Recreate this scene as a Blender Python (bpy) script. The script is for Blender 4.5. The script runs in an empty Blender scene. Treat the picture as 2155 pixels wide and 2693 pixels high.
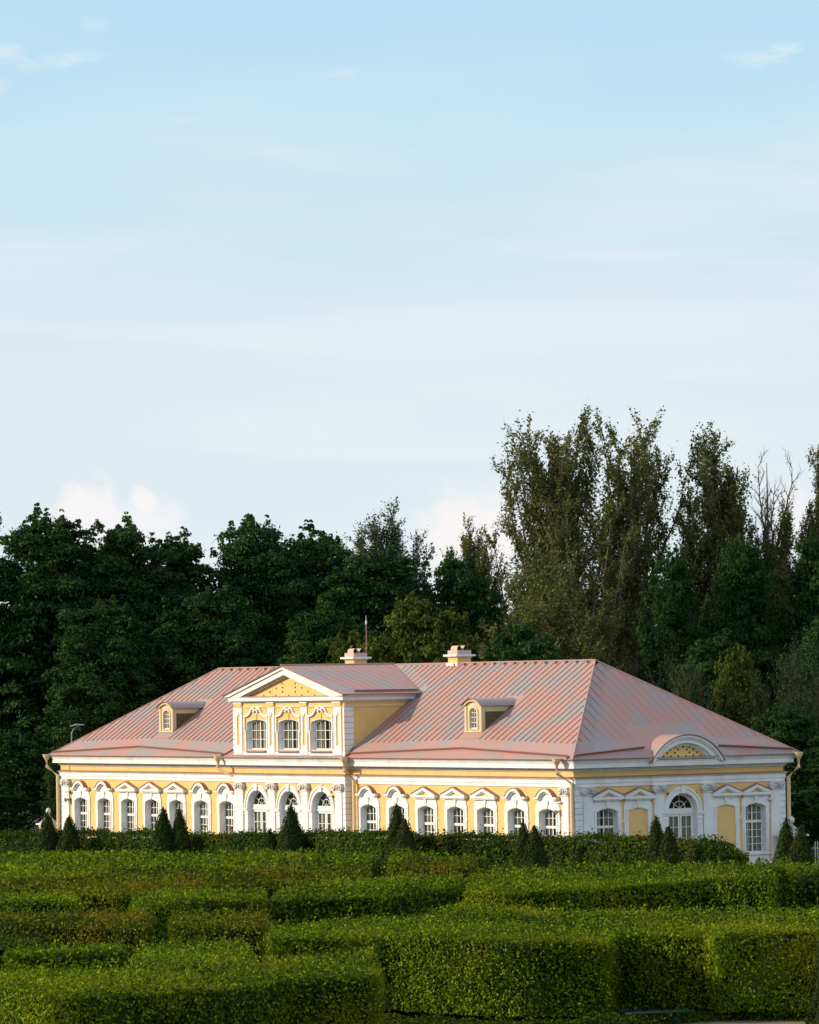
import bpy, bmesh, math, random
import numpy as np
from mathutils import Vector, Matrix
from mathutils.geometry import tessellate_polygon
R = math.radians
sc = bpy.context.scene
COL = sc.collection

# ------------------------------------------------------------------ camera
cam = bpy.data.cameras.new('camera')
camo = bpy.data.objects.new('camera', cam); COL.objects.link(camo); sc.camera = camo
YAW, PITCH, ROLL, FPX = R(-55.668), R(2.2174), R(0.9106), 11687.08
fw = Vector((math.sin(YAW), math.cos(YAW), 0)); rt = Vector((math.cos(YAW), -math.sin(YAW), 0)); zz = Vector((0, 0, 1))
fwd = fw*math.cos(PITCH) + zz*math.sin(PITCH); up = -fw*math.sin(PITCH) + zz*math.cos(PITCH)
Rc = rt*math.cos(ROLL) - up*math.sin(ROLL); Uc = rt*math.sin(ROLL) + up*math.cos(ROLL)
m = Matrix((Rc, Uc, -fwd)).transposed().to_4x4(); m.translation = Vector((201.522, -148.648, 11.287))
camo.matrix_world = m
cam.sensor_fit = 'VERTICAL'; cam.sensor_height = 24.0; cam.lens = 24.0*FPX/2693.0
cam.clip_start = 1.0; cam.clip_end = 5000

# ------------------------------------------------------------------ light
SUN_EL = R(22.5); SUN_H = Vector((-0.52, -0.854, 0)).normalized()
sv = SUN_H*math.cos(SUN_EL) + zz*math.sin(SUN_EL)
sun = bpy.data.lights.new('sun', 'SUN'); sun.energy = 4.9; sun.angle = R(0.5); sun.color = (1.0, 0.83, 0.60)
so = bpy.data.objects.new('sun', sun); COL.objects.link(so)
so.rotation_euler = sv.to_track_quat('Z', 'Y').to_euler(); so.location = (0, -50, 80)

world = bpy.data.worlds.new('World'); sc.world = world; world.use_nodes = True
wt = world.node_tree; wn = wt.nodes; wl = wt.links
for n in list(wn): wn.remove(n)
def wnode(t, **k):
    n = wn.new(t)
    for a, b in k.items(): setattr(n, a, b)
    return n
def wmath(op, a, b=None, c=None, clamp=False):
    n = wn.new('ShaderNodeMath'); n.operation = op; n.use_clamp = clamp
    for i, v in enumerate((a, b, c)):
        if v is None: continue
        if isinstance(v, (int, float)): n.inputs[i].default_value = v
        else: wl.new(v, n.inputs[i])
    return n.outputs[0]
def wmix(fac, a, b):
    n = wn.new('ShaderNodeMix'); n.data_type = 'RGBA'
    for i, v in ((0, fac), (6, a), (7, b)):
        if isinstance(v, (int, float)): n.inputs[i].default_value = v
        elif isinstance(v, tuple): n.inputs[i].default_value = v
        else: wl.new(v, n.inputs[i])
    return n.outputs[2]
out = wnode('ShaderNodeOutputWorld'); bg = wnode('ShaderNodeBackground'); bg.inputs['Strength'].default_value = 0.10
sky = wnode('ShaderNodeTexSky', sky_type='NISHITA', sun_disc=False)
sky.sun_elevation = SUN_EL; sky.sun_rotation = math.atan2(sv.x, sv.y)
sky.air_density = 1.0; sky.dust_density = 0.8; sky.ozone_density = 1.6
tc = wnode('ShaderNodeTexCoord')
sep = wnode('ShaderNodeSeparateXYZ'); wl.new(tc.outputs['Generated'], sep.inputs[0])
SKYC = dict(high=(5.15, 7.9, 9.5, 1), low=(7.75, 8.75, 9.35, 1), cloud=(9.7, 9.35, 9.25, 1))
elev = sep.outputs[2]                                  # sine of the elevation of the view ray
# thin high veil: thick near the horizon, dissolving upward in soft streaks
mp = wnode('ShaderNodeMapping'); wl.new(tc.outputs['Generated'], mp.inputs[0]); mp.inputs['Scale'].default_value = (7, 7, 34); mp.inputs['Rotation'].default_value = (R(4), R(3), 0)
nz = wnode('ShaderNodeTexNoise'); nz.inputs['Scale'].default_value = 1.0; nz.inputs['Detail'].default_value = 5; nz.inputs['Roughness'].default_value = 0.55
wl.new(mp.outputs[0], nz.inputs['Vector'])
e1 = wmath('MULTIPLY_ADD', nz.outputs['Fac'], 0.075, elev)
veil = wnode('ShaderNodeMapRange', interpolation_type='SMOOTHSTEP'); wl.new(e1, veil.inputs[0])
veil.inputs[1].default_value = 0.095; veil.inputs[2].default_value = 0.192; veil.inputs[3].default_value = 1.0; veil.inputs[4].default_value = 0.0
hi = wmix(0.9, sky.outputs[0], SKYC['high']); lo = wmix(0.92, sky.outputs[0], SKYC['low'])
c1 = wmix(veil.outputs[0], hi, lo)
over = wnode('ShaderNodeMapRange', interpolation_type='SMOOTHSTEP'); wl.new(elev, over.inputs[0])   # bright sky band added above the frame as fill light for shaded walls
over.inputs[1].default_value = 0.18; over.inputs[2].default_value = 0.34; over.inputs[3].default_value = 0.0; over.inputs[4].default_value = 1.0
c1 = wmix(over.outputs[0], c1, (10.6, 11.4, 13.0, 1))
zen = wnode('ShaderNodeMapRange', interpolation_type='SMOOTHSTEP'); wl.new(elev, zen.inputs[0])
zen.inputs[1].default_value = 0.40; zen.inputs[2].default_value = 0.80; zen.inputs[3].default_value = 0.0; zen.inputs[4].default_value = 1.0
c1 = wmix(zen.outputs[0], c1, (3.8, 5.0, 7.4, 1))  # zenith darkened to lessen skylight on the roof slopes
# broad faint streaks of high haze
mp4 = wnode('ShaderNodeMapping'); wl.new(tc.outputs['Generated'], mp4.inputs[0]); mp4.inputs['Scale'].default_value = (9, 9, 62); mp4.inputs['Rotation'].default_value = (R(-5), R(7), 0)
nz4 = wnode('ShaderNodeTexNoise'); nz4.inputs['Scale'].default_value = 1.0; nz4.inputs['Detail'].default_value = 6; nz4.inputs['Roughness'].default_value = 0.5; nz4.inputs['Distortion'].default_value = 0.6; wl.new(mp4.outputs[0], nz4.inputs['Vector'])
st4 = wnode('ShaderNodeMapRange', interpolation_type='SMOOTHSTEP'); wl.new(nz4.outputs['Fac'], st4.inputs[0]); st4.inputs[1].default_value = 0.42; st4.inputs[2].default_value = 0.68; st4.inputs[4].default_value = 0.42
fade4 = wnode('ShaderNodeMapRange', interpolation_type='SMOOTHSTEP'); wl.new(elev, fade4.inputs[0]); fade4.inputs[1].default_value = 0.105; fade4.inputs[2].default_value = 0.138; fade4.inputs[3].default_value = 1.0; fade4.inputs[4].default_value = 0.12
c1 = wmix(wmath('MULTIPLY', wmath('MULTIPLY', st4.outputs[0], fade4.outputs[0]), wmath('GREATER_THAN', 0.2, elev)), c1, (8.45, 9.0, 9.4, 1))
# small wisps and the cumulus heads that peep over the trees, each a lobed patch of sky round its own direction
def dirn(az_off, el):
    a = YAW + R(az_off); e = R(el)
    return Vector((math.sin(a)*math.cos(e), math.cos(a)*math.cos(e), math.sin(e)))
nz2 = wnode('ShaderNodeTexNoise'); nz2.inputs['Scale'].default_value = 110.0; nz2.inputs['Detail'].default_value = 7; nz2.inputs['Roughness'].default_value = 0.6
wl.new(tc.outputs['Generated'], nz2.inputs['Vector'])
nz3 = wnode('ShaderNodeTexNoise'); nz3.inputs['Scale'].default_value = 1.0; nz3.inputs['Detail'].default_value = 6; nz3.inputs['Roughness'].default_value = 0.65
mp3 = wnode('ShaderNodeMapping'); wl.new(tc.outputs['Generated'], mp3.inputs[0]); mp3.inputs['Scale'].default_value = (110, 110, 420); mp3.inputs['Rotation'].default_value = (R(8), R(10), 0)
wl.new(mp3.outputs[0], nz3.inputs['Vector'])
def patch(cur, az, el, rx, rz, noise, amp, strength, soft, col):
    d = dirn(az, el); s = Vector((d.y, -d.x, 0)).normalized(); u = s.cross(d)
    vs = []
    for ax, r in ((s, rx), (u, rz)):
        dp = wn.new('ShaderNodeVectorMath'); dp.operation = 'DOT_PRODUCT'; wl.new(tc.outputs['Generated'], dp.inputs[0]); dp.inputs[1].default_value = ax
        o = wmath('SUBTRACT', dp.outputs['Value'], float(ax.dot(d)))
        vs.append(wmath('POWER', wmath('DIVIDE', wmath('ABSOLUTE', o), R(r)), 2.0))
    f = wn.new('ShaderNodeVectorMath'); f.operation = 'DOT_PRODUCT'; wl.new(tc.outputs['Generated'], f.inputs[0]); f.inputs[1].default_value = d
    q = wmath('SQRT', wmath('ADD', vs[0], vs[1]))
    q = wmath('ADD', q, wmath('MULTIPLY', wmath('SUBTRACT', noise, 0.5), amp))
    mr = wnode('ShaderNodeMapRange', interpolation_type='SMOOTHSTEP'); wl.new(q, mr.inputs[0])
    mr.inputs[1].default_value = 1.0-soft; mr.inputs[2].default_value = 1.0+soft*0.4; mr.inputs[3].default_value = strength; mr.inputs[4].default_value = 0.0
    front = wmath('GREATER_THAN', f.outputs['Value'], 0.0)
    return wmix(wmath('MULTIPLY', mr.outputs[0], front), cur, col)
CW = SKYC['cloud']
c = patch(c1, -4.15, 1.92, 0.58, 0.80, nz2.outputs['Fac'], 1.2, 0.85, 0.25, CW)
c = patch(c, -3.55, 1.85, 0.72, 0.68, nz2.outputs['Fac'], 1.2, 0.8, 0.45, (9.2, 9.2, 9.4, 1))
c = patch(c, -3.45, 2.42, 0.22, 0.20, nz2.outputs['Fac'], 1.7, 0.8, 0.45, CW)
c = patch(c, 0.80, 1.85, 0.75, 0.66, nz2.outputs['Fac'], 1.3, 0.9, 0.5, CW)
c = patch(c, 1.15, 1.90, 0.75, 0.34, nz2.outputs['Fac'], 1.6, 0.5, 0.7, CW)
c = patch(c, 4.95, 2.00, 0.35, 0.50, nz2.outputs['Fac'], 1.4, 0.6, 0.5, CW)
N3 = nz3.outputs['Fac']
c = patch(c, 4.62, 7.95, 0.36, 0.10, N3, 2.6, 0.45, 1.0, CW)
c = patch(c, 4.95, 8.05, 0.22, 0.08, N3, 2.6, 0.35, 1.0, CW)
c = patch(c, -4.25, 8.12, 0.34, 0.10, N3, 2.8, 0.32, 1.0, CW)
c = patch(c, -4.75, 7.98, 0.34, 0.10, N3, 2.8, 0.28, 1.0, CW)
c = patch(c, -5.15, 8.18, 0.25, 0.10, N3, 2.8, 0.32, 1.0, CW)
c = patch(c, -5.25, 7.75, 0.18, 0.10, N3, 2.8, 0.32, 1.0, CW)
c = patch(c, -4.0, 8.5, 0.20, 0.12, N3, 2.8, 0.16, 1.0, CW)
c = patch(c, -0.80, 7.85, 0.22, 0.08, N3, 2.8, 0.16, 1.0, CW)
c = patch(c, -2.9, 7.3, 0.20, 0.07, N3, 2.8, 0.14, 1.0, CW)
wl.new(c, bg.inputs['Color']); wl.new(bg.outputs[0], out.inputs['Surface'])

vs_ = sc.view_settings; vs_.view_transform = 'Standard'; vs_.look = 'None'; vs_.exposure = 0.0; vs_.gamma = 1.0; vs_.use_curve_mapping = False
sc.cycles.max_bounces = 6; sc.cycles.transparent_max_bounces = 12; sc.cycles.use_adaptive_sampling = True
sc.cycles.caustics_reflective = False; sc.cycles.caustics_refractive = False

# ------------------------------------------------------------------ materials
def material(name):
    mt = bpy.data.materials.new(name); mt.use_nodes = True
    return mt, mt.node_tree, mt.node_tree.nodes['Principled BSDF']
def nmix(t, fac, a, b, blend='MIX'):
    n = t.nodes.new('ShaderNodeMix'); n.data_type = 'RGBA'; n.blend_type = blend
    for i, v in ((0, fac), (6, a), (7, b)):
        if isinstance(v, (int, float)): n.inputs[i].default_value = v
        elif isinstance(v, tuple): n.inputs[i].default_value = v if len(v) == 4 else (*v, 1)
        else: t.links.new(v, n.inputs[i])
    return n.outputs[2]
def nnoise(t, scale, detail=4, rough=0.6, stretch=None, coord='Object'):
    tcn = t.nodes.new('ShaderNodeTexCoord'); n = t.nodes.new('ShaderNodeTexNoise')
    n.inputs['Scale'].default_value = scale; n.inputs['Detail'].default_value = detail; n.inputs['Roughness'].default_value = rough
    v = tcn.outputs[coord]
    if stretch:
        mpn = t.nodes.new('ShaderNodeMapping'); t.links.new(v, mpn.inputs[0]); mpn.inputs['Scale'].default_value = stretch; v = mpn.outputs[0]
    t.links.new(v, n.inputs['Vector']); return n.outputs['Fac']
def nramp(t, fac, a, b):
    n = t.nodes.new('ShaderNodeMapRange'); n.interpolation_type = 'SMOOTHSTEP'; t.links.new(fac, n.inputs[0])
    n.inputs[1].default_value = a; n.inputs[2].default_value = b; return n.outputs[0]
def nbump(t, bs, h, strength, dist):
    b = t.nodes.new('ShaderNodeBump'); b.inputs['Strength'].default_value = strength; b.inputs['Distance'].default_value = dist
    t.links.new(h, b.inputs['Height']); t.links.new(b.outputs[0], bs.inputs['Normal'])

def plaster(name, col, dirt, amount=0.35, rough=0.85):
    mt, t, bs = material(name)
    big = nramp(t, nnoise(t, 0.9, 6, 0.65), 0.42, 0.75)
    strk = nramp(t, nnoise(t, 1.0, 5, 0.7, (3.0, 3.0, 0.35)), 0.5, 0.85)
    fine = nnoise(t, 9, 4)
    a = nmix(t, 0.0, col, dirt)
    f1 = t.nodes.new('ShaderNodeMath'); f1.operation = 'MULTIPLY'; f1.inputs[1].default_value = amount; t.links.new(big, f1.inputs[0])
    f2 = t.nodes.new('ShaderNodeMath'); f2.operation = 'MULTIPLY'; f2.inputs[1].default_value = amount; t.links.new(strk, f2.inputs[0])
    c = nmix(t, f2.outputs[0], nmix(t, f1.outputs[0], col, dirt), dirt)
    t.links.new(c, bs.inputs['Base Color']); bs.inputs['Roughness'].default_value = rough; bs.inputs['Specular IOR Level'].default_value = 0.25
    nbump(t, bs, fine, 0.25, 0.02)
    return mt
M = {}
M['yellow'] = plaster('yellow_stucco', (0.77, 0.515, 0.20), (0.62, 0.39, 0.13), 0.65)
M['white'] = plaster('white_plaster', (0.79, 0.785, 0.77), (0.54, 0.51, 0.45), 0.5)
M['cream'] = plaster('cream_paint', (0.62, 0.52, 0.33), (0.42, 0.33, 0.20), 0.5)
M['carved'] = plaster('weathered_plaster', (0.64, 0.61, 0.58), (0.30, 0.26, 0.23), 0.9)
M['joint'] = plaster('joint_brown', (0.16, 0.10, 0.08), (0.10, 0.06, 0.05), 0.5)  # brown of the recessed strips between quoin blocks
M['sash'] = plaster('white_window_paint', (0.74, 0.74, 0.70), (0.62, 0.60, 0.54), 0.25, 0.5)
M['pinkwhite'] = plaster('pinkish_plaster', (0.55, 0.40, 0.32), (0.50, 0.36, 0.28), 0.4)
M['louvre'] = plaster('louvre_wood', (0.16, 0.13, 0.06), (0.10, 0.08, 0.04), 0.6)
M['pipe'] = plaster('cream_pipe_paint', (0.72, 0.54, 0.30), (0.58, 0.42, 0.23), 0.35, 0.5)
M['iron'] = plaster('dark_iron', (0.03, 0.03, 0.03), (0.05, 0.04, 0.03), 0.4, 0.5)
M['grey'] = plaster('grey_metal', (0.35, 0.35, 0.36), (0.25, 0.24, 0.23), 0.4, 0.45)
M['fencewhite'] = plaster('pale_fence_paint', (0.62, 0.60, 0.50), (0.45, 0.42, 0.34), 0.4, 0.5)
M['patina'] = plaster('green_patina', (0.30, 0.38, 0.30), (0.20, 0.26, 0.20), 0.5, 0.5)
M['bench'] = plaster('bench_green', (0.006, 0.048, 0.026), (0.008, 0.035, 0.03), 0.5, 0.6)
M['twig'] = plaster('grey_bark', (0.15, 0.115, 0.085), (0.08, 0.06, 0.045), 0.6)
M['shrubtwig'] = plaster('brown_shrub_bark', (0.085, 0.062, 0.045), (0.05, 0.038, 0.03), 0.6)
M['bark'] = plaster('dark_bark', (0.05, 0.038, 0.028), (0.03, 0.024, 0.018), 0.6)
M['hole'] = plaster('vent_hole', (0.05, 0.03, 0.01), (0.04, 0.02, 0.01), 0.2)
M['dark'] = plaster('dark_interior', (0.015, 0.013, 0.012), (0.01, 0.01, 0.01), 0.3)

def metal_roof(name, pink, grey, rust):
    mt, t, bs = material(name)
    at = t.nodes.new('ShaderNodeAttribute'); at.attribute_name = 'sheet'
    patch_n = nramp(t, nnoise(t, 0.45, 5, 0.6), 0.40, 0.66)
    mul = t.nodes.new('ShaderNodeMath'); mul.operation = 'MULTIPLY_ADD'; mul.inputs[1].default_value = 0.50
    t.links.new(at.outputs['Fac'], mul.inputs[0])
    m2 = t.nodes.new('ShaderNodeMath'); m2.operation = 'MULTIPLY'; m2.inputs[1].default_value = 0.80; t.links.new(patch_n, m2.inputs[0]); t.links.new(m2.outputs[0], mul.inputs[2])
    mx = nramp(t, mul.outputs[0], 0.30, 0.95)
    c = nmix(t, mx, pink, grey)
    st = nramp(t, nnoise(t, 1.6, 6, 0.75, (1, 1, 1)), 0.52, 0.80)
    ml = t.nodes.new('ShaderNodeMath'); ml.operation = 'MULTIPLY'; ml.inputs[1].default_value = 0.55; t.links.new(st, ml.inputs[0])
    c = nmix(t, ml.outputs[0], c, rust)
    fine = nramp(t, nnoise(t, 12, 5, 0.7), 0.62, 0.80)
    ml2 = t.nodes.new('ShaderNodeMath'); ml2.operation = 'MULTIPLY'; ml2.inputs[1].default_value = 0.35; t.links.new(fine, ml2.inputs[0])
    c = nmix(t, ml2.outputs[0], c, (0.16, 0.09, 0.075))
    t.links.new(c, bs.inputs['Base Color']); bs.inputs['Roughness'].default_value = 0.5; bs.inputs['Metallic'].default_value = 0.0
    bs.inputs['Specular IOR Level'].default_value = 0.35
    nbump(t, bs, nnoise(t, 2.2, 3), 0.3, 0.03)
    return mt
M['roof'] = metal_roof('weathered_pink_roof_metal', (0.43, 0.230, 0.180), (0.315, 0.262, 0.235), (0.32, 0.20, 0.13))
M['flash'] = metal_roof('dark_red_flashing', (0.27, 0.115, 0.09), (0.24, 0.13, 0.11), (0.16, 0.07, 0.05))
M['hoodmetal'] = metal_roof('red_hood_metal', (0.33, 0.155, 0.12), (0.30, 0.17, 0.14), (0.22, 0.10, 0.075))
M['seam'] = metal_roof('seam_metal', (0.27, 0.145, 0.12), (0.23, 0.15, 0.14), (0.18, 0.09, 0.07))

mt, t, bs = material('window_glass'); M['glass'] = mt
for n in list(t.nodes): t.nodes.remove(n)
o_ = t.nodes.new('ShaderNodeOutputMaterial'); gl = t.nodes.new('ShaderNodeBsdfGlossy'); gl.inputs['Roughness'].default_value = 0.06; gl.inputs['Color'].default_value = (1, 1, 1, 1)
tr = t.nodes.new('ShaderNodeBsdfTransparent'); tr.inputs['Color'].default_value = (0.90, 0.92, 0.91, 1)
fr = t.nodes.new('ShaderNodeFresnel'); fr.inputs['IOR'].default_value = 1.5; ms = t.nodes.new('ShaderNodeMixShader')
t.links.new(fr.outputs[0], ms.inputs[0]); t.links.new(tr.outputs[0], ms.inputs[1]); t.links.new(gl.outputs[0], ms.inputs[2]); t.links.new(ms.outputs[0], o_.inputs[0])
mt, t, bs = material('net_curtain'); M['curtain'] = mt
c = nmix(t, nramp(t, nnoise(t, 5.0, 3, 0.6, (4, 4, 0.3)), 0.3, 0.7), (0.42, 0.40, 0.31), (0.66, 0.63, 0.52))
t.links.new(c, bs.inputs['Base Color']); bs.inputs['Roughness'].default_value = 0.9

def leafmat(name, a, b, c3, patch_scale=0.25, trans=0.25, rough=0.6, spec=0.07):
    """leaf colours a..b by a random value per leaf, c3 in patches that stay with the plant"""
    mt, t, bs = material(name)
    at = t.nodes.new('ShaderNodeAttribute'); at.attribute_name = 'tint'
    c = nmix(t, at.outputs['Fac'], a, b)
    pn = nramp(t, nnoise(t, patch_scale, 4, 0.6), 0.48, 0.68)
    ml = t.nodes.new('ShaderNodeMath'); ml.operation = 'MULTIPLY'; ml.inputs[1].default_value = 0.75; t.links.new(pn, ml.inputs[0])
    c = nmix(t, ml.outputs[0], c, c3)
    t.links.new(c, bs.inputs['Base Color']); bs.inputs['Roughness'].default_value = rough; bs.inputs['Specular IOR Level'].default_value = spec
    tl = t.nodes.new('ShaderNodeBsdfTranslucent'); t.links.new(nmix(t, 0.35, c, (0.10, 0.13, 0.01)), tl.inputs['Color'])
    mx = t.nodes.new('ShaderNodeMixShader'); mx.inputs[0].default_value = trans
    oo = t.nodes['Material Output']; t.links.new(bs.outputs[0], mx.inputs[1]); t.links.new(tl.outputs[0], mx.inputs[2]); t.links.new(mx.outputs[0], oo.inputs[0])
    return mt
M['hedge'] = leafmat('hedge_leaves', (0.008, 0.034, 0.002), (0.235, 0.360, 0.006), (0.26, 0.26, 0.006), 0.22, 0.36)
M['hedge2'] = leafmat('brownish_hedge_leaves', (0.014, 0.030, 0.002), (0.235, 0.270, 0.007), (0.24, 0.16, 0.008), 0.3, 0.34)
M['hedge3'] = leafmat('dark_hedge_leaves', (0.006, 0.026, 0.002), (0.085, 0.150, 0.008), (0.080, 0.090, 0.007), 0.3, 0.2)
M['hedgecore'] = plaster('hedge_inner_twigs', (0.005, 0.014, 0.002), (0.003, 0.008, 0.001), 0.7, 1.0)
M['cone'] = leafmat('topiary_leaves', (0.013, 0.032, 0.004), (0.034, 0.054, 0.006), (0.045, 0.047, 0.006), 0.8, 0.10)
M['leafdark'] = leafmat('dark_green_leaves', (0.005, 0.028, 0.008), (0.046, 0.112, 0.022), (0.065, 0.105, 0.016), 0.10, 0.15)
M['leafmid'] = leafmat('green_leaves', (0.007, 0.034, 0.010), (0.040, 0.095, 0.016), (0.055, 0.085, 0.012), 0.15, 0.18)
M['leafolive'] = leafmat('olive_leaves', (0.022, 0.044, 0.007), (0.120, 0.160, 0.022), (0.110, 0.120, 0.016), 0.2, 0.22)
M['leafbrown'] = leafmat('brownish_poplar_leaves', (0.030, 0.046, 0.010), (0.185, 0.205, 0.058), (0.165, 0.150, 0.040), 0.14, 0.34)
M['leafgrey'] = leafmat('grey_green_leaves', (0.035, 0.060, 0.030), (0.12, 0.16, 0.09), (0.05, 0.07, 0.03), 0.15, 0.20)
mt, t, bs = material('lawn'); M['lawn'] = mt
c = nmix(t, nramp(t, nnoise(t, 0.08, 6, 0.65), 0.4, 0.7), (0.035, 0.055, 0.012), (0.075, 0.075, 0.018))
c = nmix(t, nramp(t, nnoise(t, 3.5, 4, 0.7), 0.35, 0.75), c, (0.02, 0.035, 0.008))
t.links.new(c, bs.inputs['Base Color']); bs.inputs['Roughness'].default_value = 0.95; nbump(t, bs, nnoise(t, 14, 3), 0.8, 0.06)
mt, t, bs = material('sandy_path'); M['sand'] = mt
c = nmix(t, nramp(t, nnoise(t, 0.6, 6, 0.7), 0.35, 0.7), (0.26, 0.18, 0.095), (0.17, 0.12, 0.06))
t.links.new(c, bs.inputs['Base Color']); bs.inputs['Roughness'].default_value = 0.95; nbump(t, bs, nnoise(t, 22, 3), 0.6, 0.03)

# ------------------------------------------------------------------ mesh helpers
class MB:
    def __init__(s): s.v, s.f, s.m, s.c = [], [], [], []
    def add(s, vs, fs, mi=0, col=0.0):
        b = len(s.v); s.v += [tuple(map(float, p)) for p in vs]; s.f += [tuple(i+b for i in f) for f in fs]; s.m += [mi]*len(fs); s.c += [col]*len(fs)
    def box(s, x0, x1, y0, y1, z0, z1, mi=0):
        s.add([(x0,y0,z0),(x1,y0,z0),(x1,y1,z0),(x0,y1,z0),(x0,y0,z1),(x1,y0,z1),(x1,y1,z1),(x0,y1,z1)],
              [(0,3,2,1),(4,5,6,7),(0,1,5,4),(1,2,6,5),(2,3,7,6),(3,0,4,7)], mi)
    def quad(s, a, b, c, d, mi=0, col=0.0): s.add([a,b,c,d], [(0,1,2,3)], mi, col)
    def plate(s, outer, y0, y1, mi=0, holes=(), hole_back=None, edge_mi=None):
        """polygon in the x-z plane (outer, with holes) as a slab whose face is at y0; outer rim runs to y1, hole rims to hole_back"""
        em = mi if edge_mi is None else edge_mi
        loops = [list(outer)] + [list(h) for h in holes]
        tris = tessellate_polygon([[Vector((x, z, 0)) for x, z in l] for l in loops])
        flat = [p for l in loops for p in l]
        s.add([(x, y0, z) for x, z in flat], [tuple(t_) for t_ in tris], mi)
        for k, l in enumerate(loops):
            yb = y1 if k == 0 or hole_back is None else hole_back
            n = len(l); s.add([(x, y0, z) for x, z in l]+[(x, yb, z) for x, z in l], [(i, (i+1) % n, n+(i+1) % n, n+i) for i in range(n)], em if k == 0 else mi)
    def tube(s, pts, r, n=8, mi=0, cap=True):
        pts = [Vector(p) for p in pts]; rs = r if isinstance(r, (list, tuple)) else [r]*len(pts); vs = []; fs = []
        for i, p in enumerate(pts):
            d = (pts[min(i+1, len(pts)-1)]-pts[max(i-1, 0)]).normalized()
            a = d.orthogonal().normalized() if abs(d.z) < .9 else Vector((1, 0, 0)); a = (a-d*a.dot(d)).normalized(); b = d.cross(a)
            for k in range(n):
                th = 2*math.pi*k/n; vs.append(p+(a*math.cos(th)+b*math.sin(th))*rs[i])
        for i in range(len(pts)-1):
            for k in range(n): fs.append((i*n+k, i*n+(k+1) % n, (i+1)*n+(k+1) % n, (i+1)*n+k))
        if cap: fs += [tuple(range(n)), tuple(range((len(pts)-1)*n, len(pts)*n))]
        s.add(vs, fs, mi)
    def lathe(s, prof, c=(0, 0, 0), n=16, mi=0):
        vs = [(c[0]+r*math.cos(2*math.pi*k/n), c[1]+r*math.sin(2*math.pi*k/n), c[2]+z) for r, z in prof for k in range(n)]
        s.add(vs, [(i*n+k, i*n+(k+1) % n, (i+1)*n+(k+1) % n, (i+1)*n+k) for i in range(len(prof)-1) for k in range(n)]+[tuple(range(n)), tuple(range((len(prof)-1)*n, len(prof)*n))], mi)
    def sweep(s, prof, path, closed=True, mi=0, mats=None):
        """profile [(projection, z)] carried round a plan path; outward is the right-hand side of the path"""
        n = len(path); P = [Vector((x, y)) for x, y in path]; offs = []
        for i in range(n):
            dirs = []
            if closed or i > 0: dirs.append((P[i]-P[i-1]).normalized())
            if closed or i < n-1: dirs.append((P[(i+1) % n]-P[i]).normalized())
            ns = [Vector((d.y, -d.x)) for d in dirs]
            if len(ns) == 1: offs.append(ns[0])
            else:
                b = (ns[0]+ns[1]); offs.append(b/(max(1e-6, 1+ns[0].dot(ns[1]))))
        k = len(prof); vs = [(P[i].x+offs[i].x*p, P[i].y+offs[i].y*p, z) for i in range(n) for p, z in prof]
        for i in range(n if closed else n-1):
            j = (i+1) % n
            for q in range(k-1):
                mm = mi if mats is None else mats[q]
                s.add([vs[i*k+q], vs[j*k+q], vs[j*k+q+1], vs[i*k+q+1]], [(0, 1, 2, 3)], mm)
    def build(s, name, mats, parent=None, loc=None, rz=0.0, smooth=False):
        me = bpy.data.meshes.new(name); me.from_pydata(s.v, [], s.f)
        for mm in (mats if isinstance(mats, (list, tuple)) else [mats]): me.materials.append(M[mm] if isinstance(mm, str) else mm)
        me.polygons.foreach_set('material_index', s.m)
        at = me.attributes.new('sheet', 'FLOAT', 'FACE'); at.data.foreach_set('value', s.c)
        if smooth: me.polygons.foreach_set('use_smooth', [True]*len(me.polygons))
        me.validate(); me.update()
        o = bpy.data.objects.new(name, me); COL.objects.link(o)
        if parent: o.parent = parent
        if loc: o.location = loc
        o.rotation_euler = (0, 0, rz)
        return o
def tag(o, label=None, cat=None, group=None, kind=None):
    if label: o['label'] = label
    if cat: o['category'] = cat
    if group: o['group'] = group
    if kind: o['kind'] = kind
    return o
def empty(name, loc=(0, 0, 0), rz=0.0):
    o = bpy.data.objects.new(name, None); COL.objects.link(o); o.location = loc; o.rotation_euler = (0, 0, rz); o.empty_display_size = 0.5; return o
def copy_tree(o, parent=None):
    c = o.copy(); COL.objects.link(c)
    if parent is not None: c.parent = parent
    for ch in list(o.children): copy_tree(ch, c)
    return c
def arc(cx, cz, r, a0, a1, n, rz=None):
    rz = r if rz is None else rz
    return [(cx+r*math.cos(R(a0+(a1-a0)*i/n)), cz+rz*math.sin(R(a0+(a1-a0)*i/n))) for i in range(n+1)]
def seg_top(hw, zs, zt, n=10):
    """points of a segmental arch from (+hw, zs) over (0, zt) to (-hw, zs)"""
    h = zt-zs; rad = (hw*hw+h*h)/(2*h); a = math.degrees(math.asin(hw/rad)); return arc(0, zt-rad, rad, 90-a, 90+a, n)

# ------------------------------------------------------------------ the pavilion: setting out
L, W = 57.95, 15.0
TX0, TX1, TP = -35.35, -22.85, -0.41      # the projecting middle
TC = -29.1
EAVE, RIDGE, OV = 6.90, 12.50, 0.65
HIPA = 7.985
KF = (RIDGE-EAVE)/(W/2+OV); KE = (RIDGE-EAVE)/(HIPA+OV)
house = empty('garden_pavilion', (-L/2, W/2, 0))
tag(house, 'long yellow and white one storey palace wing with hipped pink metal roof and gabled attic', 'building')
HL = Vector((-L/2, W/2, 0))
def HB(mb, name, mats, loc=(0, 0, 0), rz=0.0, parent=None, smooth=False):
    """build as a part of the house; loc in world coordinates"""
    if parent is None: return mb.build(name, mats, house, tuple(Vector(loc)-HL), rz, smooth)
    return mb.build(name, mats, parent, loc, rz, smooth)
WX = [2.65, 5.70, 8.75, 11.78, 14.83, 17.87, 20.93]
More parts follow.
